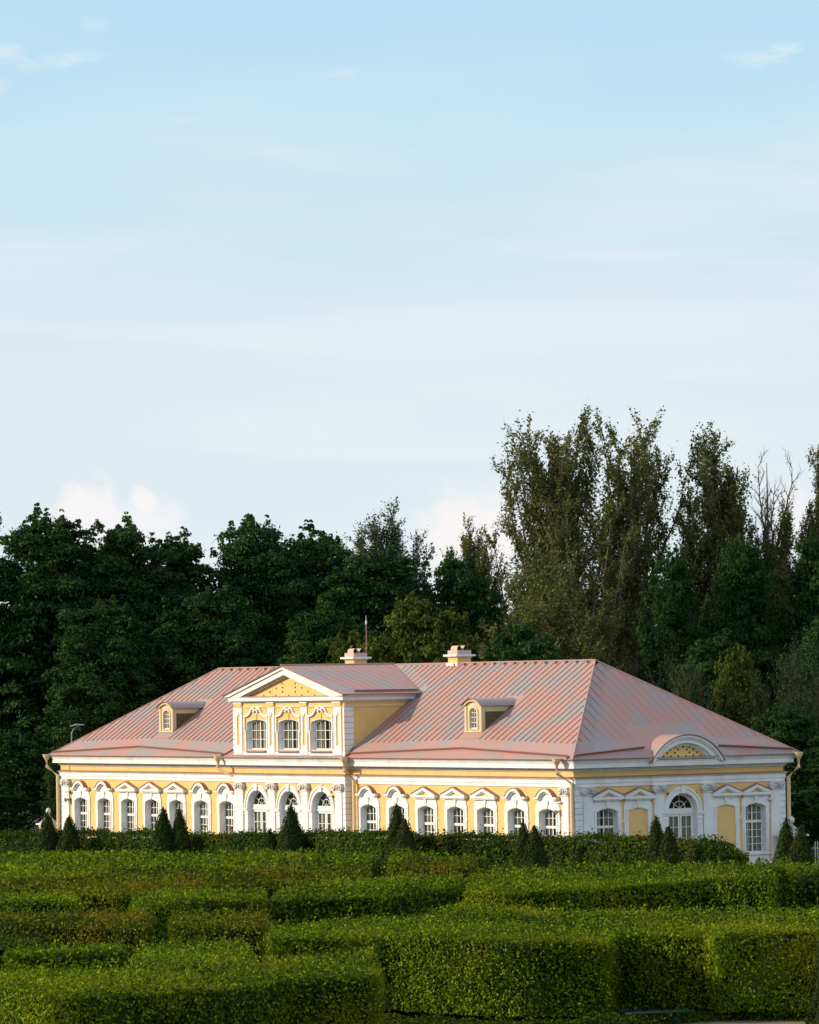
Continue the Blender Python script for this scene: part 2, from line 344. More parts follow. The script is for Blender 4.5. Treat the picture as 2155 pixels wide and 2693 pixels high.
rightX = [-w for w in WX]; leftX = [-L+w for w in WX]
OPW, OPB, OPS, OPT = 0.80, 1.25, 3.88, 4.08            # half width, bottom, spring, top of the wall windows
def opening(cx, hw, zb, zs, zt, n=10): return [(cx-hw, zb), (cx+hw, zb)]+[(cx+x, z) for x, z in seg_top(hw, zs, zt, n)]
def rect(x0, x1, z0, z1): return [(x0, z0), (x1, z0), (x1, z1), (x0, z1)]
WT = 6.3
w = MB()
g = 0.04
for xa, xb, cs in ((-L, TX0, leftX), (TX1, 0.0, rightX)):
    w.plate(rect(xa, xb, 0, WT), 0.0, 0.0, 0, [rect(c-OPW-g, c+OPW+g, OPB-g, OPT+g) for c in cs], 0.36)
ARC = [TC-3.68, TC, TC+3.68]
w.plate(rect(TX0, TX1, 0, WT), TP, TP, 0, [rect(c-1.08-g, c+1.08+g, 0.5, 4.87) for c in ARC], TP+0.34)
w.quad((TX0, 0, 0), (TX0, TP, 0), (TX0, TP, WT), (TX0, 0, WT)); w.quad((TX1, TP, 0), (TX1, 0, 0), (TX1, 0, WT), (TX1, TP, WT))
w.quad((0, W, 0), (-L, W, 0), (-L, W, WT), (0, W, WT)); w.quad((-L, W, 0), (-L, 0, 0), (-L, 0, WT), (-L, W, WT))
# end wall (plane x = 0), laid out in y
e = MB(); EWIN = [2.15, 12.85]; ENI = [4.33, 10.67]
e.plate(rect(0, W, 0, WT), 0, 0, 0, [rect(c-0.735-g, c+0.735+g, OPB-g, OPT+g) for c in EWIN]+[rect(7.5-1.04-g, 7.5+1.04+g, 0.5, 4.87)], 0.34)
for vx in range(len(e.v)): x_, y_, z_ = e.v[vx]; e.v[vx] = (-y_, x_, z_)
w.add(e.v, e.f)
HB(w, 'wall', ['yellow'])
PATH = [(-L, 0), (TX0, 0), (TX0, TP), (TX1, TP), (TX1, 0), (0, 0), (0, 5.35), (0.06, 5.35), (0.06, 9.75), (0, 9.75), (0, W), (-L, W)]
b = MB()
b.sweep([(0.0, 0.02), (0.10, 0.02), (0.10, 0.62), (0.06, 0.70), (0.0, 0.70)], PATH)
HB(b, 'plinth', ['white'])
b = MB()
b.sweep([(0.0, 5.33), (0.06, 5.33), (0.06, 5.52), (0.10, 5.53), (0.10, 5.74), (0.17, 5.80), (0.19, 5.835), (0.0, 5.84)], PATH)
HB(b, 'architrave', ['white'])
b = MB(); b.sweep([(0.0, 5.845), (0.22, 5.838), (0.22, 5.858), (0.0, 5.91)], PATH); HB(b, 'architrave_flashing', ['hoodmetal'])
b = MB(); b.sweep([(0.0, 6.19), (0.07, 6.20), (0.07, 6.25), (0.15, 6.28), (0.17, 6.34), (0.24, 6.385), (0.44, 6.40), (0.44, 6.655), (0.47, 6.67), (0.49, 6.74), (0.55, 6.83), (0.60, 6.86), (0.60, 6.895), (0.0, 6.895)], PATH)
HB(b, 'cornice', ['white'])
# entablature blocks over the pilasters
for x0, x1 in ((-57.953, -56.80), (-1.30, 0.0)):
    b = MB(); b.box(x0, x1, -0.05, -0.002, 5.92, 6.19); HB(b, 'frieze_block', ['yellow'])

# ------------------------------------------------------------------ roof
roof = MB()
ex0, ex1, ey0, ey1 = -L-OV, OV, -OV, W+OV+.28
rx0, rx1, ry = -L+HIPA, -HIPA, W/2
rnd = random.Random(4)
def zf(y): return EAVE+(y-ey0)*KF
def sheets(a, b, c, d, n, rows, mi=0):
    """quad a b (bottom) d c (top) cut into n strips and staggered rows of sheets"""
    a, b, c, d = map(Vector, (a, b, c, d))
    for i in range(n):
        u0, u1 = i/n, (i+1)/n; strip = rnd.random(); off = rnd.random()*0.3; rr = sorted([0.0]+[min(.97, (j+off)/rows) for j in range(1, rows)]+[1.0])
        for j in range(len(rr)-1):
            t0, t1 = rr[j], rr[j+1]
            P = lambda u, t_: a.lerp(b, u).lerp(d.lerp(c, u), t_)
            roof.quad(P(u0, t0), P(u1, t0), P(u1, t1), P(u0, t1), mi, 0.5*strip+0.5*rnd.random())
def slope_strips(xs, lo, hi, ptl, pth, rows=5):
    for x0, x1 in zip(xs[:-1], xs[1:]): sheets(ptl(x0), ptl(x1), pth(x1), pth(x0), 1, rows)
STEP = 0.66
# front and back slopes, cut in strips; hip ends clip the strips
def hipfront_top(x):
    if x < rx0: t_ = (x-ex0)/(rx0-ex0)
    elif x > rx1: t_ = (ex1-x)/(ex1-rx1)
    else: t_ = 1.0
    return max(0.0, min(1.0, t_))
n = int((ex1-ex0)/STEP); xs = sorted([ex0+i*(ex1-ex0)/n for i in range(n+1)]+[rx0, rx1])
for sgn in (0, 1):
    for x0, x1 in zip(xs[:-1], xs[1:]):
        if x1-x0 < 1e-4: continue
        t0, t1 = hipfront_top(x0), hipfront_top(x1)
        yb, yt = (ey0, ry) if sgn == 0 else (ey1, ry)
        P = lambda x, t_: (x, yb+(yt-yb)*t_, EAVE+(RIDGE-EAVE)*t_)
        k = max(1, int(max(t0, t1)*5)); strip = rnd.random(); off = rnd.random()*.5
        cuts = sorted([0.0]+[min(.98, (j+off)/k) for j in range(1, k)]+[1.0])
        for j in range(len(cuts)-1):
            roof.quad(P(x0, t0*cuts[j]), P(x1, t1*cuts[j]), P(x1, t1*cuts[j+1]), P(x0, t0*cuts[j+1]), 0, 0.5*strip+0.5*rnd.random())
tend = lambda y: max(0.0, 1-((ry-y)/(ry-ey0) if y < ry else (y-ry)/(ey1-ry)))
# end slopes; the one facing the camera is cut out where the barrel roof of the lunette meets it
def cutoff(y):
    v = abs(y-7.5); rad = (2.66**2+1.56**2)/(2*1.56)
    if v >= 2.65: return 0.0
    zb_ = 8.16-rad+math.sqrt(rad*rad-v*v)
    return max(0.0, (zb_-EAVE)/(RIDGE-EAVE))
for ex, rx in ((ex1, rx1), (ex0, rx0)):
    m_ = 24; ys = [ey0+i*(ey1-ey0)/m_ for i in range(m_+1)]
    if ex > 0: ys = sorted(ys+[7.5+v_ for v_ in (-2.65, -2.5, -2.2, -1.5, -1.15, -.6, .6, 1.15, 1.5, 2.2, 2.5, 2.65)])
    for y0, y1 in zip(ys[:-1], ys[1:]):
        t0, t1 = tend(y0), tend(y1)
        P = lambda y, t_: (ex+(rx-ex)*t_, y, EAVE+(RIDGE-EAVE)*t_)
        k = max(1, int(max(t0, t1)*6)); strip = rnd.random(); off = rnd.random()*.5
        cuts = sorted([0.0]+[min(.98, (j+off)/k) for j in range(1, k)]+[1.0])
        q0, q1 = (cutoff(y0)/max(t0, 1e-6), cutoff(y1)/max(t1, 1e-6)) if ex > 0 else (0.0, 0.0)
        for j in range(len(cuts)-1):
            f = lambda c_, q_: q_+(1-q_)*c_
            roof.quad(P(y0, t0*f(cuts[j], q0)), P(y1, t1*f(cuts[j], q1)), P(y1, t1*f(cuts[j+1], q1)), P(y0, t0*f(cuts[j+1], q0)), 0, 0.55*strip+0.45*rnd.random())
# eave edge and underside
roof.sweep([(0.0, EAVE-0.012), (OV, EAVE-0.012), (OV+0.02, EAVE-0.02), (OV+0.02, EAVE+0.012), (OV, EAVE+0.018)], [(-L, 0), (0, 0), (0, W), (-L, W)], mi=1)
# eave strip over the projecting middle
roof.sweep([(0.0, EAVE+0.03), (OV+0.01, EAVE-0.005), (OV+0.03, EAVE-0.02), (OV+0.03, EAVE+0.015), (-0.2, EAVE+0.16)], [(TX0, 0.2), (TX0, TP), (TX1, TP), (TX1, 0.2)], closed=False, mi=0)
# standing seams: thin upstands from above the gutter strip to the ridge
def seam(p, q, nrm, h=0.036, wdt=0.016, mi=2):
    p, q, nrm = Vector(p), Vector(q), Vector(nrm).normalized(); d = (q-p).normalized(); s_ = d.cross(nrm).normalized()*wdt
    vs = [p-s_, p+s_, q+s_, q-s_]; vs += [v_+nrm*h for v_ in vs]
    roof.add(vs, [(4, 5, 6, 7), (0, 1, 5, 4), (1, 2, 6, 5), (2, 3, 7, 6), (3, 0, 4, 7)], mi)
nf = Vector((0, -KF, 1)); ne = Vector((KE, 0, 1))
def ribstart(x):
    for a, c_, b_ in ((-58.9, -47.9, -36.6), (-22.4, -11.3, -0.6)):
        if a <= x <= b_:
            t_ = abs(x-c_)/(c_-a if x < c_ else b_-c_); return 0.98-0.40*t_
    return 0.6
DORM = [-46.87, -12.10]
x = ex0+0.5
while x < ex1:
    t_ = hipfront_top(x); top = ey0+(ry-ey0)*t_-0.10
    y0 = ribstart(x)
    if TX0-0.3 < x < TX1+0.3 and True: y0 = None
    # the gable roof of the attic covers a wedge of the slope
    zr = 12.55-abs(x-TC)*0.27
    if abs(x-TC) < 7.0: yv = (zr-EAVE)/KF+ey0+0.05; y0 = yv if (y0 is None or abs(x-TC) < 6.9) else y0
    if y0 is not None and top-y0 > 0.25:
        segs = [(y0, top)]
        for dx in DORM:
            if abs(x-dx) < 0.95: segs = [(4.6, top)] if top > 4.8 else []
        if TX1 < x < TX1+1.4: segs = [(max(y0, 5.6-(x-TX1)*0.1), top)] if abs(x-TC) < 7.6 else segs
        if TX1+0.3 < x < TX1+1.6 and abs(x-TC) >= 6.9: segs = [(ribstart(x), top)]
        for ya, yb in segs:
            if yb-ya > 0.2: seam((x, ya, zf(ya)), (x, yb, zf(yb)), nf)
    x += 0.60
y = ey0+0.55
while y < ey1:
    t_ = tend(y)
    xb = -0.80-0.30*(1-abs(y-ry)/8.0)
    if abs(y-7.5) < 2.7: xb = -2.1-0.2*(1-abs(y-7.5)/2.7)
    xt = ex1+(rx1-ex1)*t_
    if xb-xt > 0.3: seam((xb, y, EAVE+(OV-xb)*KE), (xt+0.06, y, EAVE+(OV-xt-0.06)*KE), ne, 0.022, 0.016)
    y += 0.60
# ridge and hip caps
def cap(p, q, r=0.05, mi=0): roof.tube([p, q], r, 6, mi)
cap((rx0, ry, RIDGE+.02), (rx1, ry, RIDGE+.02), 0.06)
for cx_, cy_, px_, py_ in ((ex0, ey0, rx0, ry), (ex1, ey0, rx1, ry), (ex1, ey1, rx1, ry), (ex0, ey1, rx0, ry)): cap((cx_, cy_, EAVE+.02), (px_, py_, RIDGE+.02), 0.045, 0)
for i in range(14): xx = rx1-0.6-i*1.05; roof.box(xx, xx+0.07, ry-.26, ry-.08, RIDGE-.12, RIDGE+.01, 2)
for i in range(9): xx = rx0+0.8+i*1.05; roof.box(xx, xx+0.07, ry-.26, ry-.08, RIDGE-.12, RIDGE+.01, 2)
roof_o = HB(roof, 'roof', ['roof', 'flash', 'seam'])
# gutter upstands: a low wall of sheet metal steering water to each downpipe
def gutter(pts, nrm, h=0.13, th=0.03):
    gm = MB(); nrm = Vector(nrm).normalized(); P = [Vector(p) for p in pts]; inw = Vector((0, 0, 1))
    for p, q in zip(P[:-1], P[1:]):
        d = (q-p).normalized(); s_ = d.cross(nrm).normalized()*th
        vs = [p-s_, p+s_, q+s_, q-s_]; vs += [v_+nrm*h for v_ in vs]; gm.add(vs, [(4, 5, 6, 7), (0, 1, 5, 4), (1, 2, 6, 5), (2, 3, 7, 6), (3, 0, 4, 7)], 0)
    o = gm.build('gutter', ['flash'], roof_o); return o
def fp(x, y): return (x, y, zf(y))
def ep(y, x): return (x, y, EAVE+(OV-x)*KE)
gutter([fp(-58.25, -0.40), fp(-47.9, 0.16), fp(-36.9, -0.40), fp(-36.6, -0.62)], nf)
gutter([fp(-22.45, -0.60), fp(-22.35, -0.34), fp(-11.3, 0.16), fp(-0.1, -0.42), (0.1, -0.6, EAVE+.03)], nf)
gutter([(0.45, -0.45, EAVE+.10), ep(-0.25, 0.36), ep(5.0, -0.17)], ne)
gutter([ep(10.3, -0.17), ep(15.5, 0.30)], ne)
# short curved returns beside the attic
gutter([fp(-36.55, -0.62), fp(-36.1, -0.05), (-35.37, 0.25, zf(0.25))], nf, 0.10)
gutter([fp(-22.83, 0.25), fp(-22.6, -0.1), fp(-22.42, -0.62)], nf, 0.10)

# ------------------------------------------------------------------ attic storey over the middle
AZ0, AZ1 = 7.05, 10.35
a = MB()
AW = [TC-3.68, TC, TC+3.68]
a.plate(rect(TX0, TX1, AZ0-.15, AZ1+.3), TP, TP, 0, [opening(c_, 1.165, 7.34, 9.065, 9.255) for c_ in AW], TP+0.36)
for xx in (TX0, TX1): a.quad((xx, TP, AZ0-.15), (xx, 5.2, AZ0-.15), (xx, 5.2, AZ1+.3), (xx, TP, AZ1+.3), 0)
# yellow tympanum wall
a.add([(TC-5.9, TP+.06, 10.55), (TC+5.9, TP+.06, 10.55), (TC, TP+.06, 12.1)], [(0, 1, 2)], 0)
vh = a
hk = random.Random(2)
rows_ = [(10.70, [-4.35, -2.9, -1.45, 0, 1.45, 2.9, 4.35]), (10.93, [-3.6, -2.18, -.72, .72, 2.18, 3.6]), (11.16, [-2.95, -1.45, 1.45, 2.95]), (11.20, [-.73, .73]), (11.38, [-2.25, 2.25]), (11.58, [-1.5, 1.5]), (11.44, [-.75, .75]), (11.76, [-.8, .8]), (11.94, [-.05])]
for z_, xs_ in rows_:
    for x_ in xs_:
        x_ += hk.uniform(-.03, .03); s_ = 0.055; vh.box(TC+x_-s_, TC+x_+s_, TP+.045, TP+.10, z_-s_, z_+s_, 1)
HB(a, 'attic_wall', ['yellow', 'hole'])
a = MB()
APATH = [(TX0, 5.2), (TX0, TP), (TX1, TP), (TX1, 5.2)]
a.sweep([(0.0, AZ0-.1), (0.05, AZ0-.1), (0.05, 7.30), (0.0, 7.30)], APATH, False)
a.sweep([(0.0, 9.96), (0.06, 9.97), (0.09, 10.02), (0.0, 10.03)], APATH, False)
a.sweep([(0.0, 10.27), (0.05, 10.27), (0.08, 10.33), (0.16, 10.36), (0.30, 10.38), (0.30, 10.58), (0.34, 10.60), (0.34, 10.62), (0.0, 10.64)], APATH, False)
# side cymatium above the corona
for xx, sg in ((TX0, -1), (TX1, 1)):
    pr = [(0.0, 10.64), (0.36, 10.62), (0.46, 10.72), (0.46, 10.75), (0, 10.80)]
    vs = [(xx+sg*p_, y_, z_) for y_ in (TP-.30, 5.25) for p_, z_ in pr]; k = len(pr)
    a.add(vs, [(i, i+1, k+i+1, k+i) for i in range(k-1)]+[tuple(range(k))])
# raking cornice
apx = 12.44; half = 6.70; zb = 10.60
def rake(y0, y1, hw_o, z_o, hw_i, z_i, zlow):
    for sg in (-1, 1):
        pts = [(TC+sg*hw_o, zlow+.0), (TC+sg*hw_o, zlow+.10), (TC, z_o), (TC, z_i), (TC+sg*hw_i, zlow)]
        a.plate(pts, y0, y1)
rake(TP-.34, TP+.02, 6.60, 12.43, 5.15, 11.98, 10.625)
rake(TP-.44, TP-.20, 6.72, 12.50, 6.25, 12.32, 10.66)
rake(TP-.12, TP+.05, 5.30, 12.05, 4.75, 11.88, 10.625)
att_t = HB(a, 'attic_cornice', ['white'])
a = MB(); a.box(TC-5.3, TC+5.3, TP-.33, TP-.02, 10.645, 10.675); HB(a, 'pediment_flashing', ['roof'])
# pilasters and corner quoins of the attic
PX = [(TX0-.03, -34.40), (-31.40, -30.66), (-27.60, -26.92), (-23.98, TX1+.03)]
for x0, x1 in PX:
    p_ = MB(); xc = (x0+x1)/2; hw = (x1-x0)/2; inner = rect(-.14, .14, 7.62, 9.62)
    if x0 < -35: xc, hw = -34.82, .42
    if x1 > -23: xc, hw = -23.55, .42
    p_.plate(rect(-hw, hw, 7.30, 9.97), -0.07, 0.0, 0, [inner], -0.01); p_.quad((-.15, -.012, 7.6), (.15, -.012, 7.6), (.15, -.012, 9.64), (-.15, -.012, 9.64), 1)
    p_.box(-hw-.04, hw+.04, -0.10, -0.001, 7.06, 7.40)
    p_.box(-.07, .07, -.09, -.06, 9.45, 9.66, 0)
    p_.box(-hw-.03, hw+.03, -.12, -.001, 10.03, 10.27, 1); p_.box(-hw-.05, hw+.05, -.15, -.12+.118, 10.24, 10.32, 0)
    HB(p_, 'attic_pilaster', ['white', 'yellow'], (xc, TP, 0))
def quoins(mb, z0, z1, plan, n=None, step=0.345, gap=0.022):
    """stacked blocks over a plan polygon list of boxes (x0,x1,y0,y1); joints show a recessed brown strip"""
    k = int((z1-z0)/step)
    for i in range(k+1):
        za = z0+i*step; zb_ = min(za+step-gap, z1)
        if zb_-za < .05: continue
        for x0, x1, y0, y1 in plan: mb.box(x0, x1, y0, y1, za, zb_, 0)
    for x0, x1, y0, y1 in plan: mb.box(x0+.012, x1-.012, y0+.012, y1-.012, z0, z1, 1)
for pl_ in ((TX1-.06, TX1+.075, TP-.075, TP+.62), (TX0-.075, TX0+.10, TP-.075, TP+.62)):
    q = MB(); quoins(q, 7.32, 9.95, [pl_]); HB(q, 'attic_quoin_strip', ['white', 'joint'])
# gable roof of the attic
g_ = MB()
gz, gk = 12.56, 0.262
def gp(dx, y, dz=0.0): return (TC+dx, y, gz-abs(dx)*gk+dz)
for sg in (-1, 1):
    ys_ = [TP-.52]+[0.35+i*0.62 for i in range(12)]; ys_ = [v_ for v_ in ys_ if v_ < 7.5]+[7.5]
    for y0, y1 in zip(ys_[:-1], ys_[1:]):
        ends = []
        for yy in (y0, y1):
            # where the main slope rises through the gable roof
            dxm = min(6.88, max(0.0, (gz-(EAVE+(yy-ey0)*KF))/gk)) if yy > 4.0 else 6.88
            ends.append(dxm)
        strip = rnd.random()
        for j in range(4):
            u0, u1 = j/4, (j+1)/4
            g_.quad(gp(sg*ends[0]*u0, y0), gp(sg*ends[1]*u0, y1), gp(sg*ends[1]*u1, y1), gp(sg*ends[0]*u1, y0), 0, 0.6*strip+.4*rnd.random())
        if y0 > 0: 
            for (da, db) in ((0.1, ends[0]-.45),):
                if db-da > .3:
                    p0, p1 = Vector(gp(sg*da, y0)), Vector(gp(sg*db, y0)); s_ = Vector((0, .014, 0)); hh = Vector((0, 0, .024))
                    vs = [p0-s_, p0+s_, p1+s_, p1-s_]; vs += [v_+hh for v_ in vs]; g_.add(vs, [(4, 5, 6, 7), (0, 1, 5, 4), (1, 2, 6, 5), (2, 3, 7, 6), (3, 0, 4, 7)], 2)
    # verge and eave edges in dark flashing
    p0, p1 = Vector(gp(0, TP-.52)), Vector(gp(sg*6.9, TP-.52))
    g_.add([p0, p1, p1-Vector((0, 0, .06)), p0-Vector((0, 0, .06))], [(0, 1, 2, 3)], 1)
    p0, p1 = Vector(gp(sg*6.88, TP-.52)), Vector(gp(sg*6.88, 5.2))
    g_.add([p0, p1, p1-Vector((0, 0, .05)), p0-Vector((0, 0, .05))], [(0, 1, 2, 3)], 1)
    # gutter upstand near the attic eave
    p0, p1 = Vector(gp(sg*6.45, 0.2)), Vector(gp(sg*6.45, 4.9)); s_ = Vector((.02, 0, 0)); hh = Vector((0, 0, .13))
    vs = [p0-s_, p0+s_, p1+s_, p1-s_]; vs += [v_+hh for v_ in vs]; g_.add(vs, [(4, 5, 6, 7), (0, 1, 5, 4), (1, 2, 6, 5), (2, 3, 7, 6), (3, 0, 4, 7)], 1)
    # soffit
    g_.quad(gp(0, TP-.52, -.062), gp(sg*6.88, TP-.52, -.062), gp(sg*6.88, TP, -.062), gp(0, TP, -.062), 1)
g_.tube([gp(0, TP-.52, .02), gp(0, 7.5, .02)], .05, 6, 0)
# smooth apron sheet in the valley
va = Vector((TC+6.95, 4.95, zf(4.95)+.012)); vb = Vector((TC+.4, 7.42, zf(7.42)+.012)); vc = Vector((TC+1.9, 7.46, zf(7.46)+.012)); vd = Vector((TC+7.75, 5.15, zf(5.15)+.012))
g_.quad(va, vd, vc, vb, 0, 0.95)
HB(g_, 'attic_roof', ['roof', 'flash', 'seam'])

# ------------------------------------------------------------------ windows
def bars(mb, xs_, z0, z1, wd, y0, y1, mi=0):
    for x_ in xs_: mb.box(x_-wd/2, x_+wd/2, y0, y1, z0, z1, mi)
def arch_z(hw, zs, zt, x):
    h = zt-zs; rad = (hw*hw+h*h)/(2*h); return zt-rad+math.sqrt(max(0, rad*rad-x*x))
def sash_seg(hw, zb, zs, zt, transom, up_rows, lo_rows, cols, y):
    """casement with a segmental head: frame, mullion, transom and glazing bars"""
    s = MB(); f = 0.065
    outer = opening(0, hw, zb, zs, zt); inner = [(-hw+f, zb+f), (hw-f, zb+f)]+[(x_*(hw-f)/hw, z_-f) for x_, z_ in seg_top(hw, zs, zt)]
    s.plate(outer, y, y+.06, 0, [inner], y+.05)
    ztop = lambda x_: arch_z(hw, zs, zt, x_)-f
    if transom: s.box(-hw+f, hw-f, y-.02, y+.05, transom-.08, transom+.07)
    cw = 2*(hw-f)/cols
    for i in range(1, cols):
        x_ = -hw+f+i*cw; wd = 0.085 if (i*2 == cols) else 0.035
        s.box(x_-wd/2, x_+wd/2, y+.004, y+.046, zb+f, min(ztop(x_-wd/2), ztop(x_+wd/2)))
    def rws(za, zb2, nr):
        for j in range(1, nr): z_ = za+(zb2-za)*j/nr; s.box(-hw+f, hw-f, y+.008, y+.042, z_-.017, z_+.017)
    if transom: rws(zb+f, transom-.08, lo_rows); rws(transom+.07, zt-f-.03, up_rows)
    else: rws(zb+f, zt-f-.03, lo_rows)
    return s
def pane_curtain(hw, zb, zs, zt, y, seed):
    gm = MB(); gm.add([(x_, y+.025, z_) for x_, z_ in opening(0, hw-.03, zb+.03, zs-.03, zt-.03)], [tuple(range(13))])
    cm = MB(); rr = random.Random(seed)
    for a0, a1 in ((-hw+.05, -0.04-rr.uniform(0, .16)), (0.04+rr.uniform(0, .16), hw-.05)):
        n_ = 22; pts = [(a0+(a1-a0)*i/n_, y+.11+.035*math.sin(i*1.9+seed)+rr.uniform(-.01, .01)) for i in range(n_+1)]
        cm.add([(px, py, zz_) for px, py in pts for zz_ in (zb+.05, zt-.02)], [(2*i, 2*i+2, 2*i+3, 2*i+1) for i in range(n_)])
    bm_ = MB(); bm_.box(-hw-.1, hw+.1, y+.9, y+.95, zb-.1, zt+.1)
    return gm, cm, bm_
def surround(hw, bottom, zb, zs, zt, yb, shape, shoulder=True):
    """white architrave panel with its reveal; shape = outline half widths [(halfwidth, z)] from the bottom up"""
    s = MB(); outer = [(h_, z_) for h_, z_ in shape]; out_ = outer+[(-h_, z_) for h_, z_ in reversed(outer)]
    s.plate(out_, -0.06, 0.0, 0, [opening(0, hw, zb, zs, zt)], yb)
    # raised inner band round the head
    n_ = 10; tp = seg_top(hw+.02, zs+.02, zt+.03, n_); tp2 = seg_top(hw+.16, zs+.10, zt+.17, n_)
    for i in range(n_): s.add([(tp[i][0], -.09, tp[i][1]), (tp[i+1][0], -.09, tp[i+1][1]), (tp2[i+1][0], -.09, tp2[i+1][1]), (tp2[i][0], -.09, tp2[i][1]), (tp[i][0], -.06, tp[i][1]), (tp[i+1][0], -.06, tp[i+1][1]), (tp2[i+1][0], -.06, tp2[i+1][1]), (tp2[i][0], -.06, tp2[i][1])], [(0, 1, 2, 3), (0, 1, 5, 4), (3, 2, 6, 7)])
    for sg in (-1, 1):
        s.box(min(sg*(hw+.02), sg*(hw+.16)), max(sg*(hw+.02), sg*(hw+.16)), -.09, -.06, zb-.05, zs+.02)
        s.box(min(sg*(hw+.14), sg*(hw+.34)), max(sg*(hw+.14), sg*(hw+.34)), -.085, -.058, zs+.05, zs+.10)
    # keystone
    s.plate([(-.07, zt+.03), (.07, zt+.03), (.12, zt+.42), (-.12, zt+.42)], -.13, -.06); s.box(-.15, .15, -.15, -.06, zt+.42, zt+.47)
    # sill
    s.box(-hw-.28, hw+.28, -.14, 0.0, zb-.12, zb-.02); s.box(-hw+.002, hw-.002, 0.0, yb, zb-.05, zb+.004)
    # apron panel below
    s.box(-hw-.22, hw+.22, -.04, 0.0, .72, zb-.12)
    return s
def hood_band(pts_o, pts_i, y0, y1, mb, mi=0):
    n_ = len(pts_o)
    for i in range(n_-1):
        o0, o1, i0, i1 = pts_o[i], pts_o[i+1], pts_i[i], pts_i[i+1]
        vs = [(o0[0], y0, o0[1]), (o1[0], y0, o1[1]), (i1[0], y0, i1[1]), (i0[0], y0, i0[1]), (o0[0], y1, o0[1]), (o1[0], y1, o1[1]), (i1[0], y1, i1[1]), (i0[0], y1, i0[1])]
        mb.add(vs, [(0, 1, 2, 3), (0, 1, 5, 4), (3, 2, 6, 7)], mi)
    for e_ in (0, n_-1):
        o0, i0 = pts_o[e_], pts_i[e_]; mb.add([(o0[0], y0, o0[1]), (i0[0], y0, i0[1]), (i0[0], y1, i0[1]), (o0[0], y1, o0[1])], [(0, 1, 2, 3)], mi)
def arch_hood():
    h = MB()
    o_ = [(1.10, 4.77), (0.94, 4.77)]+arc(0, 4.30, .93, 30, 150, 16)+[(-.94, 4.77), (-1.10, 4.77)]
    i_ = [(1.10, 4.64), (0.86, 4.64)]+arc(0, 4.30, .76, 26, 154, 16)+[(-.86, 4.64), (-1.10, 4.64)]
    o2 = [(1.04, 4.66), (0.85, 4.66)]+arc(0, 4.30, .80, 27, 153, 16)+[(-.85, 4.66), (-1.04, 4.66)]
    i2 = [(1.04, 4.57), (0.80, 4.57)]+arc(0, 4.30, .68, 23, 157, 16)+[(-.80, 4.57), (-1.04, 4.57)]
    hood_band(o_, i_, -.28, 0, h); hood_band(o2, i2, -.18, 0, h)
    # plain tympanum
    h.plate([(.74, 4.50)]+arc(0, 4.30, .76, 18, 162, 14)+[(-.74, 4.50)], -.05, 0)
    r_ = MB(); o3 = [(1.13, 4.79), (0.95, 4.79)]+arc(0, 4.30, .955, 30.5, 149.5, 16)+[(-.95, 4.79), (-1.13, 4.79)]; i3 = [(1.13, 4.774), (0.94, 4.774)]+arc(0, 4.30, .936, 30.5, 149.5, 16)+[(-.94, 4.774), (-1.13, 4.774)]
    hood_band(o3, i3, -.32, .0, r_)
    return h, r_
def tri_hood(hw=1.33, top=5.20, bot=4.60):
    h = MB(); zc = bot+.14
    h.box(-hw, hw, -.27, 0, bot, bot+.13); h.box(-hw+.08, hw-.08, -.20, 0, bot-.07, bot)
    for sg in (-1, 1): h.plate([(sg*hw, zc-.0), (sg*hw, zc+.06), (0, top), (0, top-.20), (sg*(hw-.42), zc)], -.27, -.0)
    for sg in (-1, 1): h.plate([(sg*(hw-.40), zc), (0, top-.19), (0, top-.27), (sg*(hw-.58), zc)], -.20, -.0)
    ty = MB(); ty.add([(-hw+.4, -.07, zc-.01), (hw-.4, -.07, zc-.01), (0, -.07, top-.2)], [(0, 1, 2)])
    r_ = MB()
    for sg in (-1, 1): r_.plate([(sg*(hw+.05), zc+.06), (sg*(hw+.05), zc+.08), (0, top+.03), (0, top+.004), (sg*hw, zc+.064)], -.32, .0)
    return h, r_, ty
